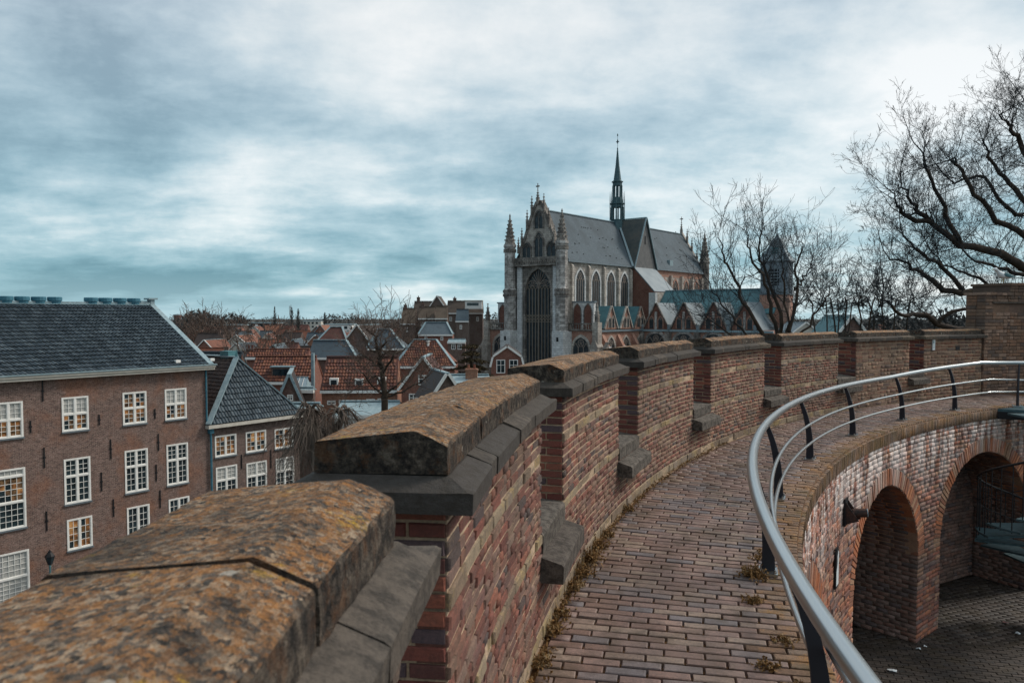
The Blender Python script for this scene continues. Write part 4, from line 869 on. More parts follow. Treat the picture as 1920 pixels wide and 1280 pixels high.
def house(label, pxL, pxR, pye, pyr, Y, ang=0.0, roof='red', wall=None, style='ridge', tp=1.0, tile=True, hipL=0.0, hipR=0.0, wins=(), chim=(), name='town_house', cat='house', group=None, trim=True, D=None, base=GZ):
    a = R_(ang); p, Wd = eave(pxL, pxR, pye, Y, a); H = p[2] - base; root = empty(name, (p[0], p[1], base), a, label, cat, group); wall = wall or m_fac4; rm = m_troof.get(roof, roof if not isinstance(roof, str) else m_tred)
    if style == 'ridge':
        run = run_for(pyr, pye, Y, tp); rh = run * tp; Dp = 2 * run
        mb = MB(); mb.box(0, Wd, 0, Dp, 0, H - .02)
        if not hipL: mb.add([(0, 0, H - .02), (0, Dp, H - .02), (0, run, H + rh - .1)], [(0, 2, 1)])
        if not hipR: mb.add([(Wd, 0, H - .02), (Wd, Dp, H - .02), (Wd, run, H + rh - .1)], [(0, 1, 2)])
        mb.build('wall', wall, root); ov = .25; z0 = H - ov * tp * .0
        A, B = np.array([-.1, -ov, H - .05]), np.array([Wd + .1, -ov, H - .05]); Cc, Dd = np.array([Wd - hipR, run, H + rh]), np.array([hipL, run, H + rh]); E_, F_ = np.array([Wd + .1, Dp + ov, H - .05]), np.array([-.1, Dp + ov, H - .05])
        slab(root, 'roof', [A, B, Cc, Dd], .1, rm); slab(root, 'rear_roof', [Dd, Cc, E_, F_], .1, rm)
        if hipR: slab(root, 'roof_slope', [B, E_, Cc], .1, rm); strip(root, 'hip_flashing', B + (0, 0, .03), Cc + (0, 0, .03), .3, .08, m_lead)
        if hipL: slab(root, 'roof_slope', [F_, A, Dd], .1, rm); strip(root, 'hip_flashing', A + (0, 0, .03), Dd + (0, 0, .03), .3, .08, m_lead)
        strip(root, 'ridge_tiles', Dd + (0, 0, .02), Cc + (0, 0, .02), .34, .1, rm if not (hipL or hipR) else m_lead)
        if tile:
            sl = math.hypot(run + ov, rh + .05); Vv = np.array([0, (run + ov) / sl, (rh + .05) / sl]); Nn = np.array([0, -Vv[2], Vv[1]])
            tiles(root, A, (1, 0, 0), Vv, Nn, sl, lambda v: ((hipL + .1) * v / sl + .05, Wd + .2 - (hipR + .1) * v / sl - .05), rm, .27, .40, .06, lift=.09)
        if trim: mb = MB(); mb.box(-.1, Wd + .1, -ov - .06, -.002, H - .32, H - .07); mb.build('gutter_board', m_white, root)
        info = dict(root=root, W=Wd, H=H, run=run, rh=rh)
    else:                                                    # front gable
        rh = EYE - (pyr - 590) * Y / FPX - p[2]; Dp = D or 10; m = Wd / 2
        wall_open(root, Wd, 0, H, [], wall, Dp, gable=H + rh); ov = .3; k = rh / m
        for s in (-1, 1):
            e = np.array([m + s * (m + ov), 0, H - ov * k]); top_ = np.array([m, 0, H + rh + .02]); b_ = np.array([0, Dp, 0]); f_ = np.array([0, -.18, 0])
            slab(root, 'roof', [e + f_, top_ + f_, top_ + b_, e + b_] if s < 0 else [top_ + f_, e + f_, e + b_, top_ + b_], -.12, rm)
            strip(root, 'verge_board', e + (0, -.2, .02), top_ + (0, -.2, .02), .14, .2, m_white if trim else m_lead)
        strip(root, 'ridge_tiles', (m, -.2, H + rh + .1), (m, Dp, H + rh + .1), .32, .1, m_lead); info = dict(root=root, W=Wd, H=H, rh=rh)
    for w in wins:                                           # (px0, px1, py0, py1[, kind]) on the front wall
        x0 = eave(pxL, w[0], pye, Y, a)[1]; x1 = eave(pxL, w[1], pye, Y, a)[1]; yy = Y + (x0 + x1) / 2 * math.sin(a); zt = EYE - (w[2] - 590) * yy / FPX - base; zb = EYE - (w[3] - 590) * yy / FPX - base; swin(root, x0, x1, zb, zt, 0.0, m_gcurt if len(w) > 4 else None)
    for c in chim: chimney(root, Wd * c[0], c[1] * (info.get('run', 3)), H, H + info['rh'] * (c[2]), pots=c[3] if len(c) > 3 else 1, w=.7)
    return info
def dormer(info, fx, fz, w, h, mat=None, roofm=None):
    root = info['root']; x = info['W'] * fx; run, rh, H = info['run'], info['rh'], info['H']; y = run * fz; z = H + rh * fz
    mb = MB(); mb.box(x - w / 2, x + w / 2, y, y + h * run / rh + .6, z - .1, z + h); d = mb.build('dormer', mat or m_white, root)
    put_pane(d, x - w / 2 + .12, x + w / 2 - .12, z + .08, z + h - .16, m_gdark, y - .02)
    mb = MB(); mb.box(x - w / 2 - .12, x + w / 2 + .12, y - .15, y + h * run / rh + .6, z + h, z + h + .1); mb.build('dormer_roof', roofm or m_lead, d)

A1 = house('orange-red pantiled house with white dormer and teal downpipe behind the steep hipped roof', 466, 582, 714, 668, 72, 0, 'red', m_fac3, tp=1.0); dormer(A1, .52, .12, 1.9, 1.0, m_fac4)
mb = MB(); mb.box(A1['W'] + .1, A1['W'] + .35, -.3, .1, A1['H'] - 2.2, A1['H'] + 2.6); mb.build('lead_downpipe', m_lead, A1['root'])
house('narrow strip of red roof with a white ridge behind the orange-red house', 463, 576, 668, 655, 79, 0, 'red', m_fac3, tp=.8, chim=((.02, 1.0, 1.2, 2),))
an = house('flat brown brick annex carrying the glazed roof lantern', 546, 586, 729, 727, 65, 0, m_lead, m_fac4, tp=.3, tile=False, trim=True)
p = at(528, 727, 65.6); rl_ = empty('roof_lantern', p, 0, 'pale teal framed glass roof lantern on the brick annex', 'skylight'); Wl = 2.5
for x0, x1, t0, t1 in [(-.0 + i * .42, .42 + i * .42, .1 + i * .36, .46 + i * .36) for i in range(5)]:
    mb = MB(); mb.add([(x0 + .03, 0, 0), (x1 - .03, 0, 0), (t1 + .2 - .03, .8, .85), (t0 + .2 + .03, .8, .85)], [(0, 1, 2, 3)]); mb.build('pane', m_glasslamp, rl_)
    mb = MB(); mb.tube([(x0, 0, .02), (t0 + .2, .8, .87)], .025, 5); mb.build('glazing_bar', m_white, rl_)
mb = MB(); mb.prism([(2.1, 0, 0), (2.1, 1.6, 0), (2.1 - .15, .8, .85)], (.03, 0, 0)); mb.box(-.1, 2.25, -.08, 1.7, -.14, 0); mb.box(.2, 2.1, .76, .84, .84, .92); mb.build('frame', m_lead, rl_)
house('grey-brown gabled house end right of the steep hipped roof', 512, 572, 778, 706, 60, 14, 'dark', m_fac4, 'gable', wins=((537, 548, 740, 752),), D=7, trim=False)
house('low outbuilding with a slate lean-to and white fascia behind weeping tree', 545, 596, 762, 756, 58, 0, m_lead, m_fac4, tp=.4, tile=False)
Cc_ = house('long house with a large brown-red pantile roof behind the bare tree', 603, 742, 730, 669, 68, 3, 'brown', m_fac5, tp=1.05, wins=((612, 628, 751, 759), (634, 652, 750, 758), (657, 675, 750, 758), (686, 702, 748, 756), (707, 720, 747, 755)))
for fx, fz in ((.16, .08), (.5, .06), (.8, .1)):
    r = Cc_; x = r['W'] * fx; y, z = r['run'] * fz, r['H'] + r['rh'] * fz; mb = MB(); mb.box(x - .38, x + .38, y - .1, y + .8, z - .05, z + .75); w = mb.build('roof_window', m_white, r['root']); put_pane(w, x - .26, x + .26, z + .1, z + .6, m_gdark, y - .115)
ex = house('flat grey-blue roofed extension with white fascia below long house', 627, 742, 776, 753, 60, 3, m_lead, m_white, tp=.18, tile=False); 
Dd_ = house('wide house with an orange-red hipped roof and white ridge', 742, 852, 685, 637, 86, 0, 'red', m_fac3, tp=1.05, hipL=1.7, hipR=2.3, wins=((818, 829, 690, 702),))
mb = MB(); x, y, z = Dd_['W'] * .52, Dd_['run'] * .75, Dd_['H'] + Dd_['rh'] * .75; mb.lathe([(.14, z - .2), (.14, z + .5), (.25, z + .52), (.25, z + .62)], 8, (x, y)); mb.build('roof_vent', m_white, Dd_['root'])
house('small house with a tile-hung gable and white verge boards', 755, 832, 724, 673, 64, 0, 'red', m_tbrown and m_fac3, 'gable', D=6, wins=((784, 806, 703, 722), (766, 783, 738, 757), (796, 803, 738, 750)))
house('small brown tiled roof with bright teal edge boards beyond the coping', 812, 864, 744, 704, 54, 18, 'dark', m_fac4, 'gable', D=5)
fr = house('flat grey roofed building with chimney block left of gambrel house', 838, 915, 716, 703, 62, 0, m_lead, m_fac4, tp=.2, tile=False); chimney(fr['root'], fr['W'] * .58, 1.2, fr['H'] - .2, fr['H'] + 1.0, .95, .8, 2, m_fac5)
# gambrel house in front of the church
p, Wd = eave(921, 981, 688, 88, 0); gm = empty('town_house', (p[0], p[1], GZ), 0, 'brick house with white-edged gambrel gable in front of the church', 'house'); H = p[2] - GZ
prof = [(0, H), (.28, H + 1.15), (Wd / 2, H + 2.25), (Wd - .28, H + 1.15), (Wd, H)]; mb = MB(); mb.prism([(0, 0, 0), (Wd, 0, 0)] + [(x, 0, z) for x, z in prof[::-1]], (0, 7, 0)); mb.build('wall', m_fac3, gm)
for (x0, z0), (x1, z1) in zip(prof[:-1], prof[1:]):
    slab(gm, 'roof', [(x0, -.1, z0 + .02), (x1, -.1, z1 + .02), (x1, 7, z1 + .02), (x0, 7, z0 + .02)], -.15, m_tdark); strip(gm, 'verge_board', (x0, -.14, z0 - .02), (x1, -.14, z1 - .02), .12, .22, m_white)
for c in (.3, .7): swin(gm, Wd * c - .5, Wd * c + .5, H - .7, H + .85, 0, bars=True)
house('blue-grey hipped house with white cornice below the brown complex', 786, 848, 626, 604, 128, 0, 'slate', m_fac3, tp=1.0, hipL=.9, hipR=1.1, tile=False, wins=((796, 801, 631, 638), (826, 831, 631, 638)))
house('dark slate house with hipped right end and white dormer left of bare tree', 580, 668, 669, 638, 92, 0, 'slate', m_fac4, tp=1.0, hipR=1.6, tile=False, wins=())
house('red half-hipped house with a little white dormer behind the dark slate roof', 597, 650, 638, 613, 116, 0, 'red', m_fac3, tp=1.05, hipL=1.4, hipR=1.1, tile=False)
house('black gabled house with red verge left of the bare tree crown', 648, 692, 640, 611, 112, -12, 'dark', m_fac2, 'gable', D=9)
house('dark slate hipped house with white ridge behind the bare tree', 690, 757, 652, 617, 104, 0, 'slate', m_fac4, tp=1.0, hipL=1.0, hipR=2.2, tile=False, wins=((716, 723, 655, 662),))
house('grey tiled roof between large left house and hipped house', 355, 440, 700, 661, 78, 0, 'slate', m_fac4, tp=1.0, tile=True)
house('pale blue lean-to roof just right of the large left house', 384, 412, 716, 706, 66, 0, m_palelead, m_white, tp=.5, tile=False)
house('flat-roofed house with a white balcony right of the tall red roof', 840, 872, 640, 636, 120, 0, m_lead, m_fac4, tp=.3, tile=False, wins=((846, 854, 645, 655), (858, 866, 645, 655)))
# brown brick complex on the skyline
K = [('brown tiled wing at the left end of the skyline complex', 752, 778, 606, 578, 170, 0, 'ridge', 'dark'), ('tall brown roof behind the left wing of the skyline complex', 774, 812, 596, 565, 178, 0, 'ridge', 'dark'), ('gabled top of the skyline complex with pale attic window', 803, 836, 580, 556, 172, 0, 'gable', 'dark'), ('low front brown roof of the skyline complex, left one', 785, 814, 596, 575, 160, 0, 'ridge', 'dark'), ('low front brown roof of the skyline complex, right one', 816, 838, 596, 574, 158, 0, 'ridge', 'dark'), ('long brown roof at the right of the skyline complex', 838, 905, 586, 564, 170, 0, 'ridge', 'dark'), ('slate roofed house below the white dormer near the church', 855, 878, 601, 580, 150, 0, 'ridge', 'slate')]
m_kt = material('weathered_brown_tile', tiles_mat([(.13, .095, .07), (.10, .075, .06), (.15, .11, .08)], .5), .8)
m_kb = material('skyline_brown_brick', facade((.10, .075, .062), (.13, .095, .08), (.09, .06, .05)), .9)
for lb, a, b, e, r, Y, an_, st, rf in K:
    n = max(1, int((b - a) / 14)); house(lb, a, b, e, r, Y, an_, m_kt if rf == 'dark' else 'slate', m_kb, st, tp=1.2, tile=False, wins=[(a + (b - a) * (i + .3) / n, a + (b - a) * (i + .3) / n + 4.5, e + 8, e + 16) for i in range(n)], D=10, chim=((.2, 1.0, 1.25, 1),) if b - a > 25 and st == 'ridge' else ())
p = at(872, 579, 166); db = empty('roof_penthouse', (p[0], p[1], p[2]), 0, 'white box dormer with a ribbon window on the skyline roof', 'dormer'); mb = MB(); mb.box(0, 3.6, 0, 3, 0, 1.7); mb.build('walls', m_white, db); put_pane(db, .4, 2.9, .7, 1.3, m_gdark, -.02); mb = MB(); mb.box(-.2, 3.8, -.2, 3.2, 1.7, 1.85); mb.build('roof', m_cream, db)
# gables beyond the far parapet
house('dark teal roofed gable with white verges behind far parapet', 1556, 1640, 648, 594, 66, -8, m_copper, m_fac2, 'gable', D=9)
house('small pale gable with blue-grey roof beside the wooden church tower', 1490, 1532, 622, 606, 118, 0, m_palelead, m_cream, 'gable', D=8)
# filler town: rows of houses out to the tree line
g = random.Random(11); fl_lab = {}
def filler(px, Y, i, right=False):
    w = g.uniform(4.5, 9) * FPX / Y; ze = GZ + g.uniform(6.0, 8.5); pye = 590 + (EYE - ze) * FPX / Y; rh = g.uniform(2.6, 4.0); kind = g.choice(['red', 'red', 'brown', 'brown', 'slate', 'dark']); st = g.choice(['ridge', 'ridge', 'ridge', 'gable'])
    pyr = 590 + (EYE - ze - rh) * FPX / (Y + (0 if st == 'gable' else rh))
    col = {'red': 'red-roofed', 'brown': 'brown-roofed', 'slate': 'slate-roofed', 'dark': 'dark-roofed'}[kind]; side = 'beyond far right parapet' if right else 'below the tree line at left'
    wm, wn_ = g.choice([(m_fac3, 'red brick'), (m_fac4, 'brown brick'), (m_fac2, 'dark brick'), (m_fac5, 'orange brick'), (m_cream, 'cream')])
    dist = 'near' if Y < 140 else 'middle-distance' if Y < 195 else 'distant' if Y < 290 else 'farthest'
    bins = ((1560, 'right of bell tower'), (1660, 'behind dark teal gable'), (1750, 'under beech limbs'), (9999, 'left of gatehouse wall')) if right else ((400, 'beside large left house gable'), (470, 'left of single poplar'), (535, 'below single poplar'), (600, 'below poplar pair'), (680, 'left of gnarled tree'), (9999, 'behind gnarled tree crown'))
    lb = f'{dist} {col} ' + ('gabled house ' if st == 'gable' else 'row house ') + f'with {wn_} wall ' + next(q for k, q in bins if px < k)
    n = max(1, int(w / 16)); wn = [(px + w * (k + .25) / n, px + w * (k + .25) / n + 1.1 * FPX / Y, pye + 1.0 * FPX / Y, pye + 2.6 * FPX / Y) for k in range(n)] if Y < 230 else ()
    house(lb, px, px + w, pye, pyr, Y, g.uniform(-14, 14), kind, wm, st, tp=1.05, tile=False, wins=wn, chim=((g.uniform(.1, .9), 1.0, 1.25, 1),) if st == 'ridge' and g.random() < .7 else (), group='town houses ' + side, trim=g.random() < .6, D=8)
    return w
i = 0
for Y, x0, x1 in ((128, 350, 590), (150, 345, 640), (178, 340, 760), (215, 340, 760), (265, 340, 760), (330, 335, 760), (420, 330, 760)):
    x = x0 + g.uniform(0, 20)
    while x < x1: x += filler(x, Y * g.uniform(.96, 1.04), i) * g.uniform(1.0, 1.35); i += 1
for Y, x0, x1 in ((95, 1500, 1840), (135, 1480, 1840), (190, 1480, 1840), (280, 1480, 1840), (400, 1500, 1840)):
    x = x0 + g.uniform(0, 25)
    while x < x1: x += filler(x, Y * g.uniform(.96, 1.04), i, True) * g.uniform(1.0, 1.5); i += 1
seen = {}
for o in [o for o in COL.objects if o.parent is None and o.get('label')]: seen.setdefault(o['label'], []).append(o)
for lb, os_ in seen.items():
    if len(os_) > 1 and lb.split()[0] in ('near', 'middle-distance', 'distant', 'farthest'):
        os_.sort(key=lambda o: o.location.x / o.location.y)
        for o, w in zip(os_, ('left one', 'right one') if len(os_) == 2 else ('left one', 'middle one', 'right one', 'last one')): o['label'] = lb + ', ' + w
# larger blocks near the horizon
for lb, a, b, e, Y, mt in (('long dark apartment block with white panels on the horizon', 450, 520, 606, 520, m_fac2), ('white flat-roofed block on the horizon right of poplars', 568, 602, 602, 620, m_cream), ('low white flat building on the horizon behind red roofs', 610, 660, 609, 420, m_white), ('brown block below the far wood at left', 420, 452, 610, 430, m_fac4)):
    p, Wd = eave(a, b, e, Y, 0); r = empty('apartment_block', (p[0], p[1], GZ), 0, lb, 'building'); H = p[2] - GZ; mb = MB(); mb.box(0, Wd, 0, 12, 0, H); mb.build('wall', mt, r); mb = MB(); mb.box(-.3, Wd + .3, -.3, 12.3, H, H + .5); mb.build('roof', m_lead, r)
    n = int(Wd / 3.2)
    for k in range(n):
        for z in (H - 2.2, H - 5.2): put_pane(r, k * 3.2 + .6, k * 3.2 + 2.3, z, z + 1.5, m_white if (k % 3 == 0 and 'panels' in lb) else m_gdark, -.05).name = 'window'
p = at(333, 591, 900); wt = empty('water_tower', (p[0], p[1], GZ), 0, 'square brick water tower on the horizon left of the far wood', 'tower'); H = p[2] - GZ
mb = MB(); mb.lathe([(4.2, 0), (4.2, H - 1.5), (5.0, H - 1.2), (5.0, H + .3)], 8); mb.build('shaft', material('pinkish_tower_brick', (.22, .13, .11), .9), wt); mb = MB(); mb.lathe([(5.2, H + .3), (5.2, H + .8), (.3, H + 1.8)], 8); mb.build('roof', m_lead, wt)
# ================================================================== THE GOTHIC CHURCH
TU = math.atan(1170 / FPX); UX = np.array([math.sin(TU), math.cos(TU)]); M0 = np.array([4.33, 148.9]); HB = EYE - GZ
ch = empty('church', (M0[0], M0[1], GZ), math.atan2(UX[1], UX[0]), 'large gothic church with slate roof, spired turrets and tall traceried window', 'church')
def c3(u, v, h): return np.array([u, -v, h + HB])           # church axes: u along the roof, v along the facade, h above the eye
def cbox(mb, u0, u1, v0, v1, h0, h1, mi=0): return mb.box(u0, u1, -v1, -v0, h0 + HB, h1 + HB, mi=mi)
def arch_poly(w, h0, hs, ha, n=7):
    """pointed arch outline in (s, h): half-width w, sill h0, springing hs, apex ha"""
    pts = [(-w, h0), (w, h0), (w, hs)]; H = ha - hs
    R = (w * w + H * H) / (2 * w); 
    for i in range(1, n + 1):
        a = math.asin(min(1, H / R)) * i / n; pts.append((w - R + R * math.cos(a), hs + R * math.sin(a)))
    for i in range(n - 1, -1, -1):
        a = math.asin(min(1, H / R)) * i / n; pts.append((-w + R - R * math.cos(a), hs + R * math.sin(a)))
    return pts
def face(axis, pos, out):
    """mapping (s, h, depth) -> church point; axis 'u': a wall facing -u at u=pos, s runs along v; axis 'v': a wall facing +v at v=pos, s runs along -u ... depth is outwards"""
    if axis == 'u': return lambda s, h, d=0.0: c3(pos - d * out, s, h)
    return lambda s, h, d=0.0: c3(s, pos + d * out, h)
def arch_ring(mb, f, s0, w, h0, hs, ha, th, d0, d1):
    a = arch_poly(w, h0, hs, ha); b = arch_poly(w + th, h0, hs, ha + th * 1.2); n = len(a)
    for i in range(1, n - 1 + 0):
        p, q = a[i], a[(i + 1) % n]; P, Q = b[i], b[(i + 1) % n]
        if i == n - 1: break
        mb.hexa([f(s0 + p[0], p[1], d0), f(s0 + q[0], q[1], d0), f(s0 + Q[0], Q[1], d0), f(s0 + P[0], P[1], d0), f(s0 + p[0], p[1], d1), f(s0 + q[0], q[1], d1), f(s0 + Q[0], Q[1], d1), f(s0 + P[0], P[1], d1)])
    mb.hexa([f(s0 - w - th, h0, d0), f(s0 - w, h0, d0), f(s0 - w, hs, d0), f(s0 - w - th, hs, d0), f(s0 - w - th, h0, d1), f(s0 - w, h0, d1), f(s0 - w, hs, d1), f(s0 - w - th, hs, d1)])
def bar(mb, f, a, b, w, d0, d1):
    (s0, h0), (s1, h1) = a, b; L = math.hypot(s1 - s0, h1 - h0) + 1e-6; nx, nz = -(h1 - h0) / L * w / 2, (s1 - s0) / L * w / 2
    pts = [(s0 + nx, h0 + nz), (s1 + nx, h1 + nz), (s1 - nx, h1 - nz), (s0 - nx, h0 - nz)]; mb.hexa([f(p[0], p[1], d0) for p in pts] + [f(p[0], p[1], d1) for p in pts])
def gothic(root, f, s0, w, h0, hs, ha, lights=3, frame=.28, fm=None, tr=None, mul=.12, name='window'):
    """a traceried window: stone surround, glass set back, mullions, lancet heads and a wheel in the head"""
    mb = MB(); arch_ring(mb, f, s0, w, h0, hs, ha, frame, -.1, .16); W_ = mb.build(name, fm or m_ston, root)
    mb = MB(); ap = arch_poly(w, h0, hs, ha); mb.add([f(s0 + p[0], p[1], .03) for p in ap], [tuple(range(len(ap)))]); mb.build('glass', m_cglass, W_)
    mb = MB(); lw = 2 * w / lights
    for i in range(1, lights): bar(mb, f, (s0 - w + i * lw, h0), (s0 - w + i * lw, hs + (ha - hs) * .12), mul, .04, .12)
    for i in range(lights):
        x = s0 - w + i * lw; hh = hs + (ha - hs) * .12
        bar(mb, f, (x, hh - .0), (x + lw / 2, hh + lw * .75), mul * .8, .04, .11); bar(mb, f, (x + lw, hh - .0), (x + lw / 2, hh + lw * .75), mul * .8, .04, .11)
    cy = hs + (ha - hs) * .52; r = min(w * .38, (ha - hs) * .3)
    for k in range(10): a0, a1 = 2 * math.pi * k / 10, 2 * math.pi * (k + 1) / 10; bar(mb, f, (s0 + r * math.cos(a0), cy + r * math.sin(a0)), (s0 + r * math.cos(a1), cy + r * math.sin(a1)), mul * .8, .04, .11)
    for k in range(5): a = 2 * math.pi * k / 5 + math.pi / 2; bar(mb, f, (s0, cy), (s0 + r * math.cos(a), cy + r * math.sin(a)), mul * .6, .04, .10)
    mb.build('tracery', tr or m_trac, W_); return W_
def pinnacle(root, u, v, h0, h1, r, mat, name='pinnacle', cross=False, crk=3, n=4):
    mb = MB(); hm = h0 + (h1 - h0) * .35; c = (u, -v); mb.lathe([(r, h0 + HB), (r, hm + HB), (r * 1.25, hm + HB), (r * 1.25, hm + HB + .12), (r * .8, hm + HB + .14), (.05, h1 + HB - .3)], n, c, math.pi / n)
    mb.lathe([(.03, h1 + HB - .32), (r * .6, h1 + HB - .22), (.04, h1 + HB - .1), (.02, h1 + HB)], 6, c)
    for i in range(crk):
        z = hm + (h1 - hm) * (i + .6) / (crk + .8); rr = r * .8 * (1 - (z - hm) / (h1 - hm)) + .06
        for k in range(4): a = k * math.pi / 2 + math.pi / 4; mb.box(u + rr * math.cos(a) - .07, u + rr * math.cos(a) + .07, -v + rr * math.sin(a) - .07, -v + rr * math.sin(a) + .07, z + HB - .08, z + HB + .1)
    if cross: mb.box(u - .06, u + .06, -v - .06, -v + .06, h1 + HB - .1, h1 + HB + 1.3); mb.box(u - .06, u + .06, -v - .42, -v + .42, h1 + HB + .6, h1 + HB + .85)
    return mb.build(name, mat, root)
FU = 1.1                                                     # the facade stands behind the turrets
# transept walls, with the facade opening left for the great window
mb = MB(); cbox(mb, FU + .6, 61, -6.2, 6.2, -HB, 10.2); mb.build('transept_wall', m_ston, ch)
mb = MB(); ww, wh0, whs, wha = 3.05, -9.6, 4.6, 8.9
cbox(mb, FU, FU + .6, -6.2, -ww - .55, -HB, 10.2); cbox(mb, FU, FU + .6, ww + .55, 6.2, -HB, 10.2); cbox(mb, FU, FU + .6, -ww - .55, ww + .55, -HB, wh0)
f = face('u', FU, 1); ap = arch_poly(ww + .5, wh0, whs, wha + .4)[2:]
for (s0, h0), (s1, h1) in zip(ap[:-1], ap[1:]): mb.hexa([f(s0, h0), f(s1, h1), f(s1, 10.2), f(s0, 10.2), f(s0, h0, -.6), f(s1, h1, -.6), f(s1, 10.2, -.6), f(s0, 10.2, -.6)])
mb.build('facade_wall', m_stond, ch)
for s in (-1, 1):
    mb = MB(); cbox(mb, FU - .35, FU - .002, min(s * 3.75, s * 4.9), max(s * 3.75, s * 4.9), -HB, 9.4); mb.build('white_stone_pier', m_stonw, ch)
mb = MB(); arch_ring(mb, f, 0, ww, wh0, whs, wha, .5, -.5, .1); gw = mb.build('great_window', m_stond, ch)
mb = MB(); ap = arch_poly(ww, wh0, whs, wha); mb.add([f(p[0], p[1], -.4) for p in ap], [tuple(range(len(ap)))]); mb.build('glass', m_cglass, gw)
mb = MB(); m_mull = material('tan_mullion', (.22, .185, .15), .85)
for i in range(1, 8): bar(mb, f, (-ww + 2 * ww * i / 8, wh0), (-ww + 2 * ww * i / 8, whs + .2), .2 if i == 4 else .13, -.36, -.1 if i == 4 else -.2)
for i in range(8):
    x = -ww + 2 * ww * i / 8; w8 = 2 * ww / 8
    for h in (-1.3, whs + .2):
        bar(mb, f, (x, h), (x + w8 / 2, h + .7), .1, -.35, -.2); bar(mb, f, (x + w8, h), (x + w8 / 2, h + .7), .1, -.35, -.2)
        bar(mb, f, (x, h + .7), (x + w8 / 2, h + 1.2), .08, -.35, -.22) if h < 0 else None; bar(mb, f, (x + w8, h + .7), (x + w8 / 2, h + 1.2), .08, -.35, -.22) if h < 0 else None
bar(mb, f, (-ww, -1.35), (ww, -1.35), .14, -.36, -.2); bar(mb, f, (-ww, -.1), (ww, -.1), .12, -.36, -.2)
mb.build('mullions', m_mull, gw)
mb = MB()
for s in (-1, 1):
    cx_ = s * ww / 2
    for k in range(10): a0, a1 = math.pi * k / 10, math.pi * (k + 1) / 10; bar(mb, f, (cx_ + ww / 2 * math.cos(a0), whs + .3 + 1.75 * math.sin(a0)), (cx_ + ww / 2 * math.cos(a1), whs + .3 + 1.75 * math.sin(a1)), .13, -.36, -.2)
    for k in range(6): a = math.pi * (k + .5) / 6; bar(mb, f, (cx_, whs + .9), (cx_ + 1.3 * math.cos(a), whs + .7 + 1.2 * math.sin(a)), .08, -.36, -.24)
for k in range(9): a = math.pi * (k + .5) / 9; bar(mb, f, (0, whs + 1.2), (0 + 1.9 * math.cos(a), whs + 1.3 + 2.9 * math.sin(a) * .95), .1, -.36, -.22)
mb.build('head_tracery', m_trac, gw)
# balcony
bal = MB(); cbox(bal, FU - 1.0, FU + .2, -4.95, 4.95, 9.4, 9.75); bal = bal.build('balcony', m_stond, ch)
mb = MB(); cbox(mb, FU - 1.0, FU - .8, -4.95, 4.95, 10.85, 11.05); mb.build('balcony_rail', m_stond, bal)
for i in range(23): v = -4.85 + i * 9.7 / 22; mb = MB(); cbox(mb, FU - .97, FU - .83, v - .09, v + .09, 9.75, 10.85); mb.build('baluster', m_stond, bal)
for i in range(22): v = -4.85 + (i + .5) * 9.7 / 22; mb = MB(); cbox(mb, FU - .93, FU - .87, v - .14, v + .14, 10.35, 10.84); mb.build('baluster_arch', m_stond, bal)
# gable above the balcony
gprof = [(-4.7, 10.2), (-4.7, 12.4), (-3.5, 14.6), (-2.4, 17.6), (-1.3, 20.2), (-.5, 21.7), (.5, 21.7), (1.3, 20.2), (2.4, 17.6), (3.5, 14.6), (4.7, 12.4), (4.7, 10.2)]
fg = face('u', FU + .3, 1); mb = MB(); mb.prism([fg(s, h) for s, h in gprof], fg(0, 0, -.9) - fg(0, 0)); gb = mb.build('gable', m_ston, ch)
mb = MB()
for (s0, h0), (s1, h1) in zip(gprof[1:-2], gprof[2:-1]): bar(mb, fg, (s0, h0), (s1, h1), .55, -.95, .22)
mb.build('gable_coping', m_stond, gb)
for s0, w, h0, hs, ha in ((0, .95, 11.0, 14.2, 15.8), (-3.0, 1.0, 11.0, 12.6, 14.0), (3.0, 1.0, 11.0, 12.6, 14.0), (0, .95, 16.6, 18.4, 19.9)): gothic(gb, fg, s0, w, h0, hs, ha, 2, .3, m_stond, m_stond, .12, 'blind_window')
for v, h0, h1 in ((-1.45, 19.4, 23.0), (1.45, 19.4, 23.2), (-2.6, 16.6, 20.4), (2.6, 16.6, 20.4), (-3.9, 13.6, 17.0), (3.9, 13.6, 17.0), (-4.75, 12.0, 15.2)): pinnacle(gb, FU - .1, v, h0, h1, .26, m_stond)
pinnacle(gb, FU - .1, 0, 21.2, 23.9, .34, m_stond, 'gable_cross', True)
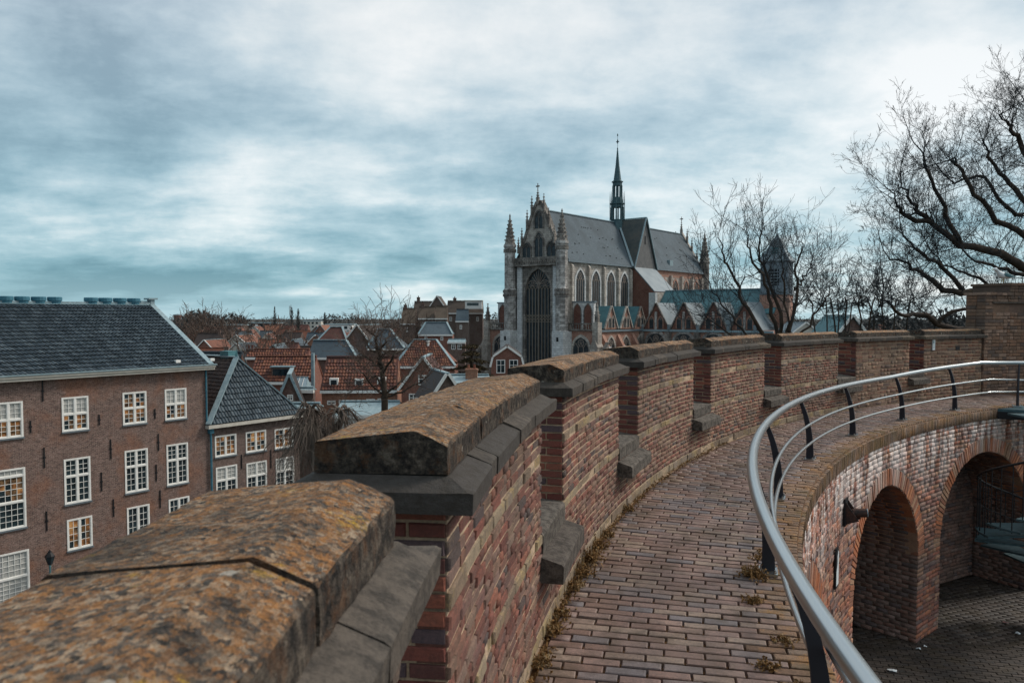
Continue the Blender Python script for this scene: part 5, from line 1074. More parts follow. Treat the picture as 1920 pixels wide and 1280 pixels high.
# turrets
for s in (-1, 1):
    c = (0.2, -s * 6.25); mb = MB(); mb.lathe([(1.32, -3.1 + HB), (1.2, -2.9 + HB), (1.2, 3.3 + HB), (1.3, 3.4 + HB), (1.3, 5.0 + HB), (1.12, 5.15 + HB), (1.1, 13.0 + HB), (1.3, 13.3 + HB), (1.3, 13.7 + HB), (1.2, 13.8 + HB)], 8, c, math.pi / 8); tu = mb.build('turret', m_stont, ch)
    mb = MB()
    for k in range(8):
        a = math.pi / 4 * k
        for r_, z0, z1 in ((1.27, 3.6, 4.1), (1.27, 4.3, 4.85), (1.14, 12.2, 12.9)):
            for q in (-.3, .0, .3): x, y = c[0] + r_ * math.cos(a + q), c[1] + r_ * math.sin(a + q); mb.box(x - .1, x + .1, y - .1, y + .1, z0 + HB, z1 + HB)
    mb.build('turret_band', m_stond, tu)
    mb = MB(); mb.lathe([(1.15, 13.8 + HB), (.95, 14.4 + HB), (.12, 19.2 + HB), (.2, 19.3 + HB), (.03, 19.8 + HB)], 8, c, math.pi / 8)
    for i in range(6):
        z = 14.5 + i * .75; r_ = 1.0 * (1 - (z - 14.0) / 5.4) + .04
        for k in range(8): a = math.pi / 4 * k; x, y = c[0] + r_ * math.cos(a), c[1] + r_ * math.sin(a); mb.box(x - .12, x + .12, y - .12, y + .12, z + HB, z + .26 + HB)
    mb.build('turret_spire', m_stond, tu)
    mb = MB(); cbox(mb, -1.25, 1.6, min(s * 5.0, s * 7.6), max(s * 5.0, s * 7.6), -HB, -3.1); mb.build('turret_base', m_stonw, tu)
    mb = MB(); cbox(mb, -1.28, -1.24, s * 6.3 - .25, s * 6.3 + .25, -5.0, -4.2); mb.build('slit_window', m_iron, tu)
# main roof
RH = 20.3; EV = 6.65; EH = 10.35
slab(ch, 'main_roof', [c3(FU + .9, EV, EH), c3(61.5, EV, EH), c3(61.5, 0, RH), c3(FU + .9, 0, RH)], .25, m_slate); slab(ch, 'main_roof', [c3(61.5, -EV, EH), c3(FU + .9, -EV, EH), c3(FU + .9, 0, RH), c3(61.5, 0, RH)], .25, m_slate)
strip(ch, 'ridge_capping', c3(FU + 1, 0, RH), c3(61.5, 0, RH), .4, .15, m_lead); mb = MB(); cbox(mb, FU + .6, 61, 6.2, 6.75, 10.0, 10.32); mb.build('gutter', m_palelead, ch)
g = random.Random(4)
for i in range(70):                                          # slater's hooks and vents
    u, q = g.uniform(4, 58), g.choice([.15, .35, .55, .75]) + g.uniform(-.02, .02)
    if 24 < u < 36: continue
    p = c3(u, EV * (1 - q), EH + (RH - EH) * q + .05); mb = MB(); mb.box(p[0] - .1, p[0] + .1, p[1] - .08, p[1] + .08, p[2] - .05, p[2] + .1); mb.build('roof_hook', m_slatedk, ch)
# clerestory windows and piers
fv = face('v', 6.2, 1)
for u in (6.3, 11.9, 17.5, 22.9): gothic(ch, fv, u, 1.5, -1.5, 6.2, 8.7, 4, .38, m_stonw, m_trac, .13)
for u in (3.3, 9.1, 14.7, 20.2, 25.2):
    mb = MB(); cbox(mb, u - .32, u + .32, 6.2, 6.75, -3, 9.3); mb.prism([c3(u - .32, 6.2, 9.9), c3(u - .32, 6.75, 9.3), c3(u - .32, 6.2, 9.3)], c3(u + .32, 0, 0) - c3(u - .32, 0, 0)); mb.build('buttress', m_ston, ch)
    mb = MB(); mb.lathe([(.09, 0 + HB), (.09, 9.9 + HB)], 6, (u + .75, -6.32)); mb.build('downpipe', m_lead, ch)
for u in (40.5, 46, 51.5, 57): gothic(ch, fv, u, 1.3, 0, 5.8, 8.0, 3, .35, m_cbrick, m_trac, .13)
for u in (38, 43.3, 48.8, 54.3, 59.5): mb = MB(); cbox(mb, u - .35, u + .35, 6.2, 6.8, -3, 9.0); mb.build('buttress', m_ston, ch)
mb = MB(); cbox(mb, 36, 60.8, 6.2, 6.24, 8.6, 10.0); mb.build('brick_frieze', m_cbrick, ch)
# crossing: transverse roof with its gable, the lean-to below
GU0, GU1, GV = 25.7, 35.1, 6.95; GM = (GU0 + GU1) / 2
mb = MB(); mb.prism([c3(GU0, GV, EH - .4), c3(GU1, GV, EH - .4), c3(GM, GV, RH + .3)], c3(0, -.5, 0) - c3(0, 0, 0)); mb.build('crossing_gable', m_slatedk if False else material('grey_hung_slate', lambda c: c['t'].ramp(c['t'].noise(c['P'], 1.2, 6, .7), [(.3, (.10, .10, .10)), (.7, (.17, .165, .16))]), .8), ch)
slab(ch, 'crossing_roof', [c3(GU0 - .3, GV + .25, EH - .6), c3(GM, GV + .25, RH + .45), c3(GM, 0, RH + .45), c3(GU0 - .3, 0, EH - .6)], -.2, m_slatedk); slab(ch, 'crossing_roof', [c3(GM, GV + .25, RH + .45), c3(GU1 + .3, GV + .25, EH - .6), c3(GU1 + .3, 0, EH - .6), c3(GM, 0, RH + .45)], -.2, m_slatedk)
strip(ch, 'verge_flashing', c3(GU0 - .3, GV + .3, EH - .5), c3(GM, GV + .3, RH + .6), .3, .15, m_lead); strip(ch, 'verge_flashing', c3(GU1 + .3, GV + .3, EH - .5), c3(GM, GV + .3, RH + .6), .3, .15, m_lead); strip(ch, 'ridge_capping', c3(GM, 0, RH + .6), c3(GM, GV + .3, RH + .6), .35, .15, m_copper)
strip(ch, 'valley_flashing', c3(GU0 - .4, 6.9, EH - .1), c3(GM - .2, .2, RH + .55), .5, .12, m_lead)
mb = MB(); cbox(mb, GM - .25, GM + .25, GV + .002, GV + .06, 15.2, 17.0); mb.build('slit_window', m_iron, ch)
LV = 11.9
slab(ch, 'lean_to_roof', [c3(GU0, LV, 4.9), c3(GU1, LV, 4.9), c3(GU1, GV, 10.1), c3(GU0, GV, 10.1)], .2, m_palelead)
mb = MB(); mb.prism([c3(GU0 + .1, 6.2, -4), c3(GU0 + .1, LV - .1, -4), c3(GU0 + .1, LV - .1, 4.75), c3(GU0 + .1, GV, 9.9), c3(GU0 + .1, 6.2, 9.9)], c3(9.2, 0, 0) - c3(0, 0, 0)); mb.build('stub_nave_wall', m_cbrickd, ch)
mb = MB(); cbox(mb, GU0 - .3, GU0 + .6, LV - 1.2, LV + .3, -6, 4.6); mb.build('corner_pier', m_stonw, ch); mb = MB(); cbox(mb, GU0 + .6, GU1, LV - .1, LV + .1, -4, 4.7); mb.build('stub_front_wall', m_ston, ch)
# fleche
fc = (30.2, 0); n8 = 8
def fl_stage(h0, h1, r, nm):
    mb = MB(); mb.lathe([(r * 1.02, h0 + HB), (r * 1.02, h0 + .5 + HB)], 8, fc, math.pi / 8); mb.lathe([(r * 1.0, h1 - .9 + HB), (r * 1.0, h1 - .3 + HB), (r * 1.22, h1 - .2 + HB), (r * 1.22, h1 + HB)], 8, fc, math.pi / 8); o = mb.build(nm, m_fleche, ch)
    for k in range(8): a = math.pi / 4 * k + math.pi / 8; x, y = fc[0] + r * .94 * math.cos(a), fc[1] + r * .94 * math.sin(a); mb = MB(); mb.lathe([(.17, h0 + .5 + HB), (.15, h1 - .9 + HB)], 6, (x, y)); mb.build('column', m_fleche, o)
    return o
mb = MB(); mb.lathe([(1.9, 18.6 + HB), (1.6, 20.6 + HB)], 8, fc, math.pi / 8); fle = mb.build('fleche_base', m_fleche, ch)
s1 = fl_stage(20.5, 24.6, 1.42, 'fleche_stage'); s2 = fl_stage(24.6, 29.4, 1.05, 'fleche_lantern')
mb = MB(); mb.lathe([(1.25, 24.6 + HB), (1.15, 25.9 + HB)], 8, fc, math.pi / 8); mb.build('fleche_drum', m_fleche, s2)
for k in range(8): a = math.pi / 4 * k + math.pi / 8; x, y = fc[0] + 1.6 * math.cos(a), fc[1] + 1.6 * math.sin(a); mb = MB(); mb.lathe([(.09, 20.6 + HB), (.09, 25.2 + HB), (.02, 27.2 + HB)], 5, (x, y)); mb.build('fleche_pinnacle', m_fleche, s1)
mb = MB(); mb.lathe([(1.0, 29.4 + HB), (.84, 29.8 + HB), (.42, 33.0 + HB), (.12, 36.4 + HB), (.14, 36.6 + HB), (.03, 36.9 + HB)], 8, fc, math.pi / 8); mb.build('fleche_spire', m_fleche, ch)
mb = MB(); mb.lathe([(.045, 36.6 + HB), (.035, 39.6 + HB)], 6, fc); mb.box(fc[0] - .05, fc[0] + .05, -.4, .4, 38.0 + HB, 38.16 + HB); mb.box(fc[0] - .05, fc[0] + .05, -.13, .13, 37.7 + HB, 38.5 + HB); mb.lathe([(.02, 39.2 + HB), (.16, 39.5 + HB), (.02, 39.9 + HB)], 6, fc); mb.build('weathercock_cross', m_fleche, ch)
# aisles beside the facade
for s in (-1, 1):
    lo, hi = (6.2, 12.8) if s > 0 else (-12.8, -6.2)
    mb = MB(); cbox(mb, FU + .5, 24.5, lo, hi, -HB, -2.9); mb.build('aisle_wall', m_cbrick, ch); ff = face('u', FU + .5, 1)
    gothic(ch, ff, s * 9.7, 1.75, -9.5, -6.4, -4.2, 3, .45, m_ston, m_trac, .16)
    mb = MB(); cbox(mb, FU + .2, FU + 1.2, lo, hi, -3.0, -2.7); cbox(mb, FU + .25, FU + .42, lo, hi, -1.75, -1.55); o = mb.build('aisle_balustrade', m_stond, ch)
    for i in range(12): v = lo + (i + .5) * 6.6 / 12; mb = MB(); cbox(mb, FU + .27, FU + .4, v - .08, v + .08, -2.7, -1.75); mb.build('baluster', m_stond, o)
    mb = MB(); cbox(mb, FU + 1.8, FU + 2.5, min(s * 6.9, s * 11.6), max(s * 6.9, s * 11.6), -2.9, 2.3); mb.build('flying_wall', m_stonw, ch); f2 = face('u', FU + 1.8, 1)
    for q in (7.95, 10.35): mb = MB(); arp = arch_poly(.8, -2.8, .4, 2.0); mb.add([f2(s * q + p[0], p[1], .015) for p in arp], [tuple(range(len(arp)))]); mb.build('brick_arch_panel', m_cbrickd, ch); mb = MB(); arch_ring(mb, f2, s * q, .8, -2.8, .4, 2.0, .18, 0, .1); mb.build('arch_moulding', m_stond, ch)
    mb = MB(); cbox(mb, FU + 1.7, FU + 2.6, min(s * 6.8, s * 11.8), max(s * 6.8, s * 11.8), 2.3, 2.55); mb.build('flying_wall_coping', m_palelead, ch)
    v = s * 13.2; mb = MB(); cbox(mb, FU - .6, FU + 1.4, v - .8, v + .8, -HB, -6.0); cbox(mb, FU - .2, FU + 1.2, v - .6, v + .6, -6.0, -1.4); mb.prism([c3(FU - .65, v - .9, -6.0), c3(FU - .65, v + .9, -6.0), c3(FU - .65, v, -4.2)], c3(2.0, 0, 0) - c3(0, 0, 0)); mb.build('corner_buttress', m_ston, ch); pinnacle(ch, FU + .5, v, -1.4, 2.4, .5, m_stond, crk=2)
    for k, dv in enumerate((2.0, 3.2)): mb = MB(); q0, q1 = s * (12.8 + dv) - .35, s * (12.8 + dv) + .35; mb.prism([c3(FU - .5, q0, -HB), c3(FU - .5, q0, -7.0 - k * 1.2), c3(FU + 1.5, q0, -5.0 - k * 1.2), c3(FU + 1.5, q0, -HB)], c3(0, q1, 0) - c3(0, q0, 0)); mb.build('buttress', m_stond, ch)
mb = MB(); cbox(mb, 2.4, 60, -13.5, -6.9, 5.0, 5.6); 
for u in (6.3, 11.9): pass
mb = MB(); cbox(mb, 1.9, 10, -8.6, -6.3, -3, 8.2); mb.prism([c3(1.6, -6.2, 10.4), c3(1.6, -8.9, 8.2), c3(1.6, -6.2, 8.2)], c3(10, 0, 0) - c3(1.6, 0, 0)); mb.build('far_stair_wing', m_stont, ch)
gothic(ch, face('u', 1.9, 1), -7.5, .55, 0, 5.5, 7.0, 2, .2, m_ston, m_trac, .1)
# gables of the transept aisle, facing right
def vgable(u, hw, hb, ha, v0, v1, roofm, wallm, trim):
    mb = MB(); mb.prism([c3(u - hw, v1, hb), c3(u + hw, v1, hb), c3(u, v1, ha)], c3(0, -.4, 0) - c3(0, 0, 0)); gbl = mb.build('aisle_gable', wallm, ch)
    for s in (-1, 1):
        a, b = c3(u + s * (hw + .1), v1 + .1, hb), c3(u, v1 + .1, ha + .1); back = c3(0, v0 - v1, 0) - c3(0, 0, 0); slab(gbl, 'gable_roof', [a, b, b + back, a + back] if s < 0 else [b, a, a + back, b + back], -.15, roofm); strip(gbl, 'gable_coping', a + (0, 0, 0), b, .3, .22, trim)
    ff = face('v', v1, 1)
    for q in (-.5, .5): gothic(gbl, ff, u + q * hw * .55, hw * .16, hb + .3, hb + (ha - hb) * .42, hb + (ha - hb) * .56, 1, .14, trim, trim, .06, 'lancet')
    return gbl
vgable(7.0, 2.2, -2.7, 1.5, 6.4, 12.85, m_tealslate, m_cbrick, m_ston); vgable(12.5, 2.2, -2.7, 1.5, 6.4, 12.85, m_tealslate, m_cbrick, m_ston); vgable(18.0, 2.4, -2.7, 1.5, 6.4, 12.85, m_tealslate, m_cbrick, m_stond)
fv2 = face('v', 12.8, 1)
for u in (4.2, 9.7, 15.2, 20.6):
    mb = MB(); cbox(mb, u - .45, u + .45, 12.8, 14.2, -HB, -6.0); mb.prism([c3(u - .45, 12.8, -3.6), c3(u - .45, 14.2, -6.0), c3(u - .45, 12.8, -6.0)], c3(u + .45, 0, 0) - c3(u - .45, 0, 0)); mb.build('buttress', m_cbrick, ch); mb = MB(); cbox(mb, u - .5, u + .5, 14.15, 14.35, -6.6, -5.9); mb.build('buttress_stone', m_stonw, ch)
for u in (7.0, 12.5, 18.0): gothic(ch, fv2, u, 1.3, -9, -6.3, -4.3, 2, .35, m_ston, m_trac, .15)
mb = MB(); cbox(mb, FU + .5, 19, 12.8, 13.15, -3.2, -2.85); mb.build('gutter', m_palelead, ch)
# nave aisle with its row of gables, facing the town
NU = 19.0
mb = MB(); cbox(mb, NU, 40, 12.8, 39.5, -HB, -2.9); mb.build('nave_aisle_wall', m_cbrick, ch); fn_ = face('u', NU, 1)
for v in (15.9, 21.9, 28.0, 34.1, 39.2):
    if v < 38:
        hw, hb, ha = 2.75, -2.9, 2.2; mb = MB(); mb.prism([fn_(v - hw, hb), fn_(v + hw, hb), fn_(v, ha)], fn_(0, 0, -.4) - fn_(0, 0)); gbl = mb.build('aisle_gable', m_cbrickd, ch)
        for s in (-1, 1):
            a, b = fn_(v + s * (hw + .1), hb, .1), fn_(v, ha + .1, .1); back = fn_(0, 0, -7.5) - fn_(0, 0); slab(gbl, 'gable_roof', [a, b, b + back, a + back] if s < 0 else [b, a, a + back, b + back], -.15, m_palelead if s > 0 else m_tealslate); strip(gbl, 'gable_coping', a, b, .3, .22, m_stond)
        mb = MB(); cbox(mb, NU - .25, NU - .002, v - .22, v + .22, hb, ha - 1.6); mb.build('gable_pilaster', m_stont, gbl)
        for q in (-1.0, 1.0): gothic(gbl, fn_, v + q, .5, hb + .2, hb + 1.7, hb + 2.5, 1, .16, m_cbrick, m_trac, .06, 'lancet')
        gothic(ch, fn_, v, 2.0, -8.5, -5.6, -3.7, 3, .5, m_stont, m_trac, .18)
    mb = MB(); cbox(mb, NU - 1.2, NU, v - 3.5, v - 2.6, -HB, -3.4); mb.build('buttress', m_stond, ch); mb = MB(); cbox(mb, NU - .5, NU - .002, v - 3.3, v - 2.8, -3.0, -1.9); mb.build('rain_hopper', m_palelead, ch)
mb = MB(); cbox(mb, NU - .35, NU, 12.8, 39.5, -3.3, -2.9); mb.build('gutter', m_lead, ch)
# low nave roof behind them
mb = MB(); cbox(mb, 26, 34.4, 11.9, 36, -3, .5); mb.build('nave_wall', m_ston, ch)
slab(ch, 'nave_roof', [c3(25.7, 37, .3), c3(25.7, 12, .3), c3(30.2, 12, 5.0), c3(30.2, 37, 5.0)], -.2, m_tealslate); slab(ch, 'nave_roof', [c3(30.2, 37, 5.0), c3(30.2, 12, 5.0), c3(34.7, 12, .3), c3(34.7, 37, .3)], -.2, m_tealslate)
strip(ch, 'ridge_capping', c3(30.2, 12, 5.0), c3(30.2, 37, 5.0), .3, .2, m_lead)
# south transept end: gable pinnacles and turrets
for v, h0, h1 in ((1.6, 18, 21.6), (2.9, 15.4, 19.2), (4.3, 12.8, 16.6), (-1.6, 18, 21.2)): pinnacle(ch, 61.3, v, h0, h1, .3, m_stond)
pinnacle(ch, 61.3, 0, 20, 23.4, .36, m_stond, 'gable_cross', True)
mb = MB(); mb.prism([c3(61.2, -6.4, 10.2), c3(61.2, 6.4, 10.2), c3(61.2, 0, 21)], c3(.8, 0, 0) - c3(0, 0, 0)); mb.build('south_gable', m_ston, ch)
for s in (-1, 1): 
    c = (61.4, -s * 6.3); mb = MB(); mb.lathe([(1.15, 0), (1.15, 12.6 + HB), (1.35, 12.9 + HB), (1.2, 13.2 + HB), (.1, 20.2 + HB), (.03, 20.9 + HB)], 8, c, math.pi / 8)
    for i in range(6):
        z = 13.6 + i * 1.0; r_ = 1.15 * (1 - (z - 13.2) / 7.2) + .05
        for k in range(8): a = math.pi / 4 * k; x, y = c[0] + r_ * math.cos(a), c[1] + r_ * math.sin(a); mb.box(x - .14, x + .14, y - .14, y + .14, z + HB, z + .3 + HB)
    mb.build('south_turret', m_stond, ch)
p = c3(44.5, 5.7, 11.2); mb = MB(); mb.box(p[0] - .8, p[0] + .8, p[1] - .3, p[1] + 1.2, p[2], p[2] + 1.4); mb.build('roof_dormer', m_lead, ch)
# wooden bell tower at the west end
TP = at(1456, 550, 149); bt = empty('bell_tower', (TP[0], TP[1], GZ), R_(-30), 'square grey wooden bell tower with bell-cast roof behind bare tree', 'tower')
hh = lambda y: EYE - (y - 590) * 149 / FPX - GZ
mb = MB(); mb.box(-2.6, 2.6, -2.6, 2.6, 0, hh(552)); mb.build('tower_base', m_cbrick, bt)
mb = MB(); mb.box(-2.45, 2.45, -2.45, 2.45, hh(551), hh(493)); mb.build('boarded_stage', m_wood, bt); mb = MB(); mb.box(-2.75, 2.75, -2.75, 2.75, hh(493), hh(491)); mb.box(-2.75, 2.75, -2.75, 2.75, hh(553), hh(551)); mb.build('cornice', m_palelead, bt)
for k in range(9):
    for ax in (0, 1):
        x = -2.45 + k * 4.9 / 8; mb = MB()
        mb.box(x - .05, x + .05, -2.52, -2.451, hh(551), hh(493)) if ax == 0 else mb.box(2.451, 2.52, x - .05, x + .05, hh(551), hh(493)); mb.build('board_batten', m_wood, bt)
mb = MB(); secs = []
for r, y in ((2.95, 491), (2.3, 482), (1.65, 470), (.95, 455), (.3, 445), (.06, 438)): secs.append([(-r, -r, hh(y)), (r, -r, hh(y)), (r, r, hh(y)), (-r, r, hh(y))])
mb.loft(secs); mb.build('roof', m_palelead, bt); mb = MB(); mb.lathe([(.05, hh(440)), (.03, hh(418))], 6); mb.build('finial', m_iron, bt)
for ax in range(2):
    mb = MB(); a, b = (-1.0, .9)
    (mb.box(a, b, -2.50, -2.455, hh(536), hh(506)) if ax == 0 else mb.box(2.455, 2.50, a, b, hh(536), hh(506))); lv = mb.build('louvre_opening', m_iron, bt)
    for k in range(5):
        z = hh(534) + k * (hh(507) - hh(534)) / 5; mb = MB(); (mb.box(a - .05, b + .05, -2.62, -2.50, z, z + .16) if ax == 0 else mb.box(2.50, 2.62, a - .05, b + .05, z, z + .16)); mb.build('louvre', m_wood, lv)
mb = MB(); mb.box(-.55, .55, -2.05, -1.3, hh(484), hh(466)); mb.build('roof_louvre', m_copper, bt)
for i in range(4): mb = MB(); z = hh(483) + i * .4; mb.box(-.6, .6, -2.15, -2.06, z, z + .2); mb.build('louvre', m_palelead, bt)
mb = MB(); mb.box(1.2, 2.9, -3.0, -1.2, 0, hh(560)); mb.prism([(1.2, -3.0, hh(560)), (2.9, -3.0, hh(560)), (2.05, -3.0, hh(552))], (0, 1.8, 0)); mb.build('stair_turret', material('pink_turret_stone', churchstone((.40, .28, .22), (.20, .11, .085), .6), .9), bt)
mb = MB(); mb.prism([(-6.5, -5.5, hh(612)), (0.5, -5.5, hh(612)), (-3, -5.5, hh(572))], (0, 5, 0)); mb.build('porch_gable', m_palelead, bt)
# ================================================================== TREES
class Twigs:
    def __init__(s, seed): s.g = np.random.default_rng(seed); s.a = []; s.b = []; s.ra = []; s.rb = []
    def seg(s, a, b, ra, rb): s.a.append(a); s.b.append(b); s.ra.append(ra); s.rb.append(rb)
    def grow(s, p, d, L, r, depth, n=5, wob=.25, up=.08, kids=2, ratio=.55, spread=.75, rmin=.004):
        g = s.g; d = d / np.linalg.norm(d); st = L / n
        for i in range(n):
            d = d + g.normal(0, wob, 3) * .5 + np.array([0, 0, up]); d /= np.linalg.norm(d); q = p + d * st; r1 = max(rmin, r * (1 - .75 * (i + 1) / n)); r0 = max(rmin, r * (1 - .75 * i / n)); s.seg(p, q, r0, r1); p = q
            if depth > 0 and (i > 0 or depth > 1):
                for _ in range(g.poisson(kids * (.7 if i < n - 1 else 1.3))):
                    e = d + g.normal(0, spread, 3); s.grow(p, e, L * ratio * g.uniform(.6, 1.15), r1 * .62, depth - 1, max(3, n - 1), wob, up, kids, ratio, spread, rmin)
    def mesh(s, name, mat, parent, origin, lo=0, hi=9, sides=3):
        A, B, ra, rb = np.array(s.a), np.array(s.b), np.array(s.ra), np.array(s.rb); k = (ra >= lo) & (ra < hi); A, B, ra, rb = A[k], B[k], ra[k], rb[k]
        if not len(A): return
        d = B - A; d /= np.linalg.norm(d, axis=1, keepdims=True) + 1e-9; B = B + d * ra[:, None] * .4; ref = np.where(np.abs(d[:, 2:3]) > .9, np.array([[1., 0, 0]]), np.array([[0, 0, 1.]])); u = np.cross(ref, d); u /= np.linalg.norm(u, axis=1, keepdims=True); v = np.cross(d, u); V = np.zeros((len(A), 2 * sides, 3))
        for j in range(sides):
            c, q = math.cos(2 * math.pi * j / sides), math.sin(2 * math.pi * j / sides); o = u * c + v * q; V[:, j] = A + o * ra[:, None]; V[:, sides + j] = B + o * rb[:, None]
        q = np.array([(j, (j + 1) % sides, sides + (j + 1) % sides, sides + j) for j in range(sides)]); Fq = (np.arange(len(A))[:, None, None] * 2 * sides + q[None]).reshape(-1, 4)
        return mesh_np(name, V.reshape(-1, 3) - np.array(origin), Fq, mat, None, parent, smooth=sides > 4)
def smooth_path(pts, n):
    P = np.array(pts, float); t0 = np.linspace(0, 1, len(P)); out = []
    for t in np.linspace(0, 1, n):
        i = min(int(t * (len(P) - 1)), len(P) - 2); f = t * (len(P) - 1) - i; p0, p1, p2, p3 = P[max(i - 1, 0)], P[i], P[i + 1], P[min(i + 2, len(P) - 1)]
        out.append(.5 * ((2 * p1) + (-p0 + p2) * f + (2 * p0 - 5 * p1 + 4 * p2 - p3) * f * f + (-p0 + 3 * p1 - 3 * p2 + p3) * f ** 3))
    return np.array(out)
def limb(T, pts, r0, r1, n=14, kids=1.6, L=1.6, depth=2, wob=.3, up=.1, spread=.8, ratio=.55, rmin=.006, start=.15, jit=.04):
    P = smooth_path(pts, n); g = T.g; P[1:-1] += g.normal(0, jit, (n - 2, 3))
    for i in range(n - 1):
        f = i / (n - 1); a = r0 + (r1 - r0) * f; b = r0 + (r1 - r0) * (i + 1) / (n - 1); T.seg(P[i], P[i + 1], a, b)
        if f >= start:
            d = P[i + 1] - P[i]; d /= np.linalg.norm(d)
            for _ in range(g.poisson(kids)): T.grow(P[i + 1], d * .7 + g.normal(0, spread, 3) + np.array([0, 0, .15]), L * g.uniform(.55, 1.2) * (1.15 - .5 * f), max(rmin * 1.6, min(b * .45, .018 if rmin < .006 else b)), depth, 5, wob, up, 1.25, ratio, .7, rmin)
    d = P[-1] - P[-2]; T.grow(P[-1], d, L * .9, r1, depth, 5, wob, up, 1.5, ratio, .6, rmin)
# the big beech at right, trunk beyond the frame
BO = np.array([24.5, 27.0, -7.0]); beech = empty('beech_tree', BO, 0, 'huge bare beech with sweeping dark limbs filling the right edge', 'tree'); T = Twigs(3)
def px(*q): return [at(x, y, d) for x, y, d in q]
trunk = [BO, BO + (.1, -.1, 4), at(2240, 560, 27), at(2230, 420, 27), at(2230, 250, 27), at(2240, 60, 27)]
P = smooth_path(trunk, 16)
for i in range(15): T.seg(P[i], P[i + 1], .75 - .035 * i, .75 - .035 * (i + 1))
O1 = at(2235, 590, 27); O2 = at(2215, 480, 27); O3 = at(2230, 340, 27); O4 = at(2230, 150, 27)
LB = dict(kids=1.9, L=1.6, depth=3, wob=.26, up=.10, rmin=.0038, ratio=.52)
limb(T, [O1] + px((1960, 515, 26.5), (1880, 480, 26), (1800, 455, 25.5), (1745, 415, 25), (1712, 380, 24.6), (1690, 345, 24.3)), .19, .025, 28, **LB)
limb(T, px((1745, 415, 25), (1700, 405, 24.6), (1685, 385, 24.2), (1672, 360, 24)), .09, .02, 11, **LB)
limb(T, px((1800, 455, 25.5), (1770, 390, 25.2), (1745, 330, 25), (1725, 280, 24.8)), .09, .025, 12, **LB)
limb(T, [O1] + px((1990, 600, 25.5), (1860, 553, 25), (1780, 545, 24.6), (1735, 515, 24.4), (1700, 497, 24), (1665, 480, 23.6)), .16, .02, 28, **LB)
limb(T, px((1810, 550, 24.8), (1765, 500, 24.6), (1720, 470, 24.4), (1690, 430, 24.2)), .08, .022, 11, **LB)
limb(T, [O1] + px((2000, 660, 24), (1850, 622, 23), (1775, 612, 22.6), (1735, 588, 22.4), (1700, 590, 22), (1675, 575, 21.8), (1655, 555, 21.6)), .13, .025, 22, **LB)
limb(T, px((1760, 604, 22.5), (1790, 585, 22.4), (1850, 578, 22.4), (1900, 590, 22.4)), .06, .03, 8, **LB)
limb(T, [O2] + px((1990, 470, 27), (1900, 430, 27), (1830, 370, 26.8), (1800, 315, 26.6), (1782, 300, 26.4)), .15, .025, 22, **LB)
limb(T, [O2] + px((1980, 420, 28), (1900, 350, 28), (1858, 300, 28), (1845, 265, 28)), .14, .025, 20, **LB)
limb(T, [O3] + px((1970, 330, 27), (1910, 260, 27), (1890, 235, 27), (1875, 215, 27)), .13, .025, 20, **LB)
limb(T, [O3] + px((1990, 280, 28), (1945, 230, 28), (1925, 200, 28)), .12, .025, 16, **LB)
limb(T, [O2] + px((1960, 520, 28.5), (1880, 505, 28.5), (1820, 480, 28), (1780, 440, 28)), .1, .022, 18, **LB)
limb(T, [O1] + px((1960, 560, 29), (1890, 560, 29), (1830, 520, 29), (1780, 500, 29), (1740, 460, 29)), .1, .022, 20, **LB)
limb(T, [O3] + px((1950, 400, 29), (1890, 390, 29), (1840, 330, 29), (1790, 340, 29), (1750, 300, 29)), .1, .022, 20, **LB)
for k in range(0): limb(T, [O4 - (0, 0, k * 1.6), O4 + (-2 + T.g.normal(0, 1), T.g.normal(0, 3), 1 + k), O4 + (T.g.normal(0, 3), T.g.normal(0, 4), 3)], .18, .04, 10, kids=1.0, L=1.8, depth=1)
T.mesh('trunk', m_bark, beech, BO, .045, 9, 9); T.mesh('crown', m_twig, beech, BO, 0, .045, 3)
# the many-stemmed tree behind the parapet
MO = np.array([at(1448, 640, 23)[0], 23.0, -6.5]); T = Twigs(8); mt = empty('bare_tree', MO, 0, 'bare many-stemmed tree in front of the bell tower', 'tree')
LB = dict(kids=1.3, L=1.25, depth=2, wob=.22, up=.13, spread=.55, rmin=.004)
bs = MO; stems = [px((1462, 700, 23), (1447, 590, 23), (1436, 540, 23), (1415, 490, 22.8), (1402, 455, 22.7), (1394, 430, 22.6)), px((1450, 700, 22.6), (1412, 600, 22.5), (1385, 545, 22.4), (1366, 500, 22.2), (1352, 465, 22), (1347, 440, 22)), px((1465, 700, 23.3), (1462, 590, 23.4), (1440, 520, 23.5), (1426, 475, 23.6), (1427, 440, 23.6), (1432, 422, 23.6)), px((1475, 700, 23.2), (1484, 620, 23.2), (1494, 545, 23.3), (1492, 500, 23.4), (1500, 470, 23.5), (1505, 445, 23.6)), px((1440, 690, 22.2), (1398, 630, 22), (1368, 590, 21.8), (1335, 545, 21.6), (1318, 500, 21.5)), px((1478, 690, 23), (1520, 605, 23.4), (1548, 560, 23.6), (1556, 540, 23.8), (1562, 525, 24)), px((1440, 690, 22), (1385, 640, 21.8), (1340, 605, 21.6), (1305, 590, 21.4)), px((1470, 700, 23), (1475, 600, 23), (1470, 520, 22.8), (1466, 490, 22.7), (1474, 465, 22.7)), px((1490, 545, 23.3), (1512, 515, 23.4), (1522, 490, 23.5))]
for k, s in enumerate(stems): limb(T, ([bs] if k < 8 else []) + s, .078 if k < 4 else .048 if k < 8 else .03, .010, 22, start=.3, **LB)
T.mesh('trunk', m_bark, mt, MO, .022, 9, 7); T.mesh('crown', m_twig, mt, MO, 0, .022, 3)
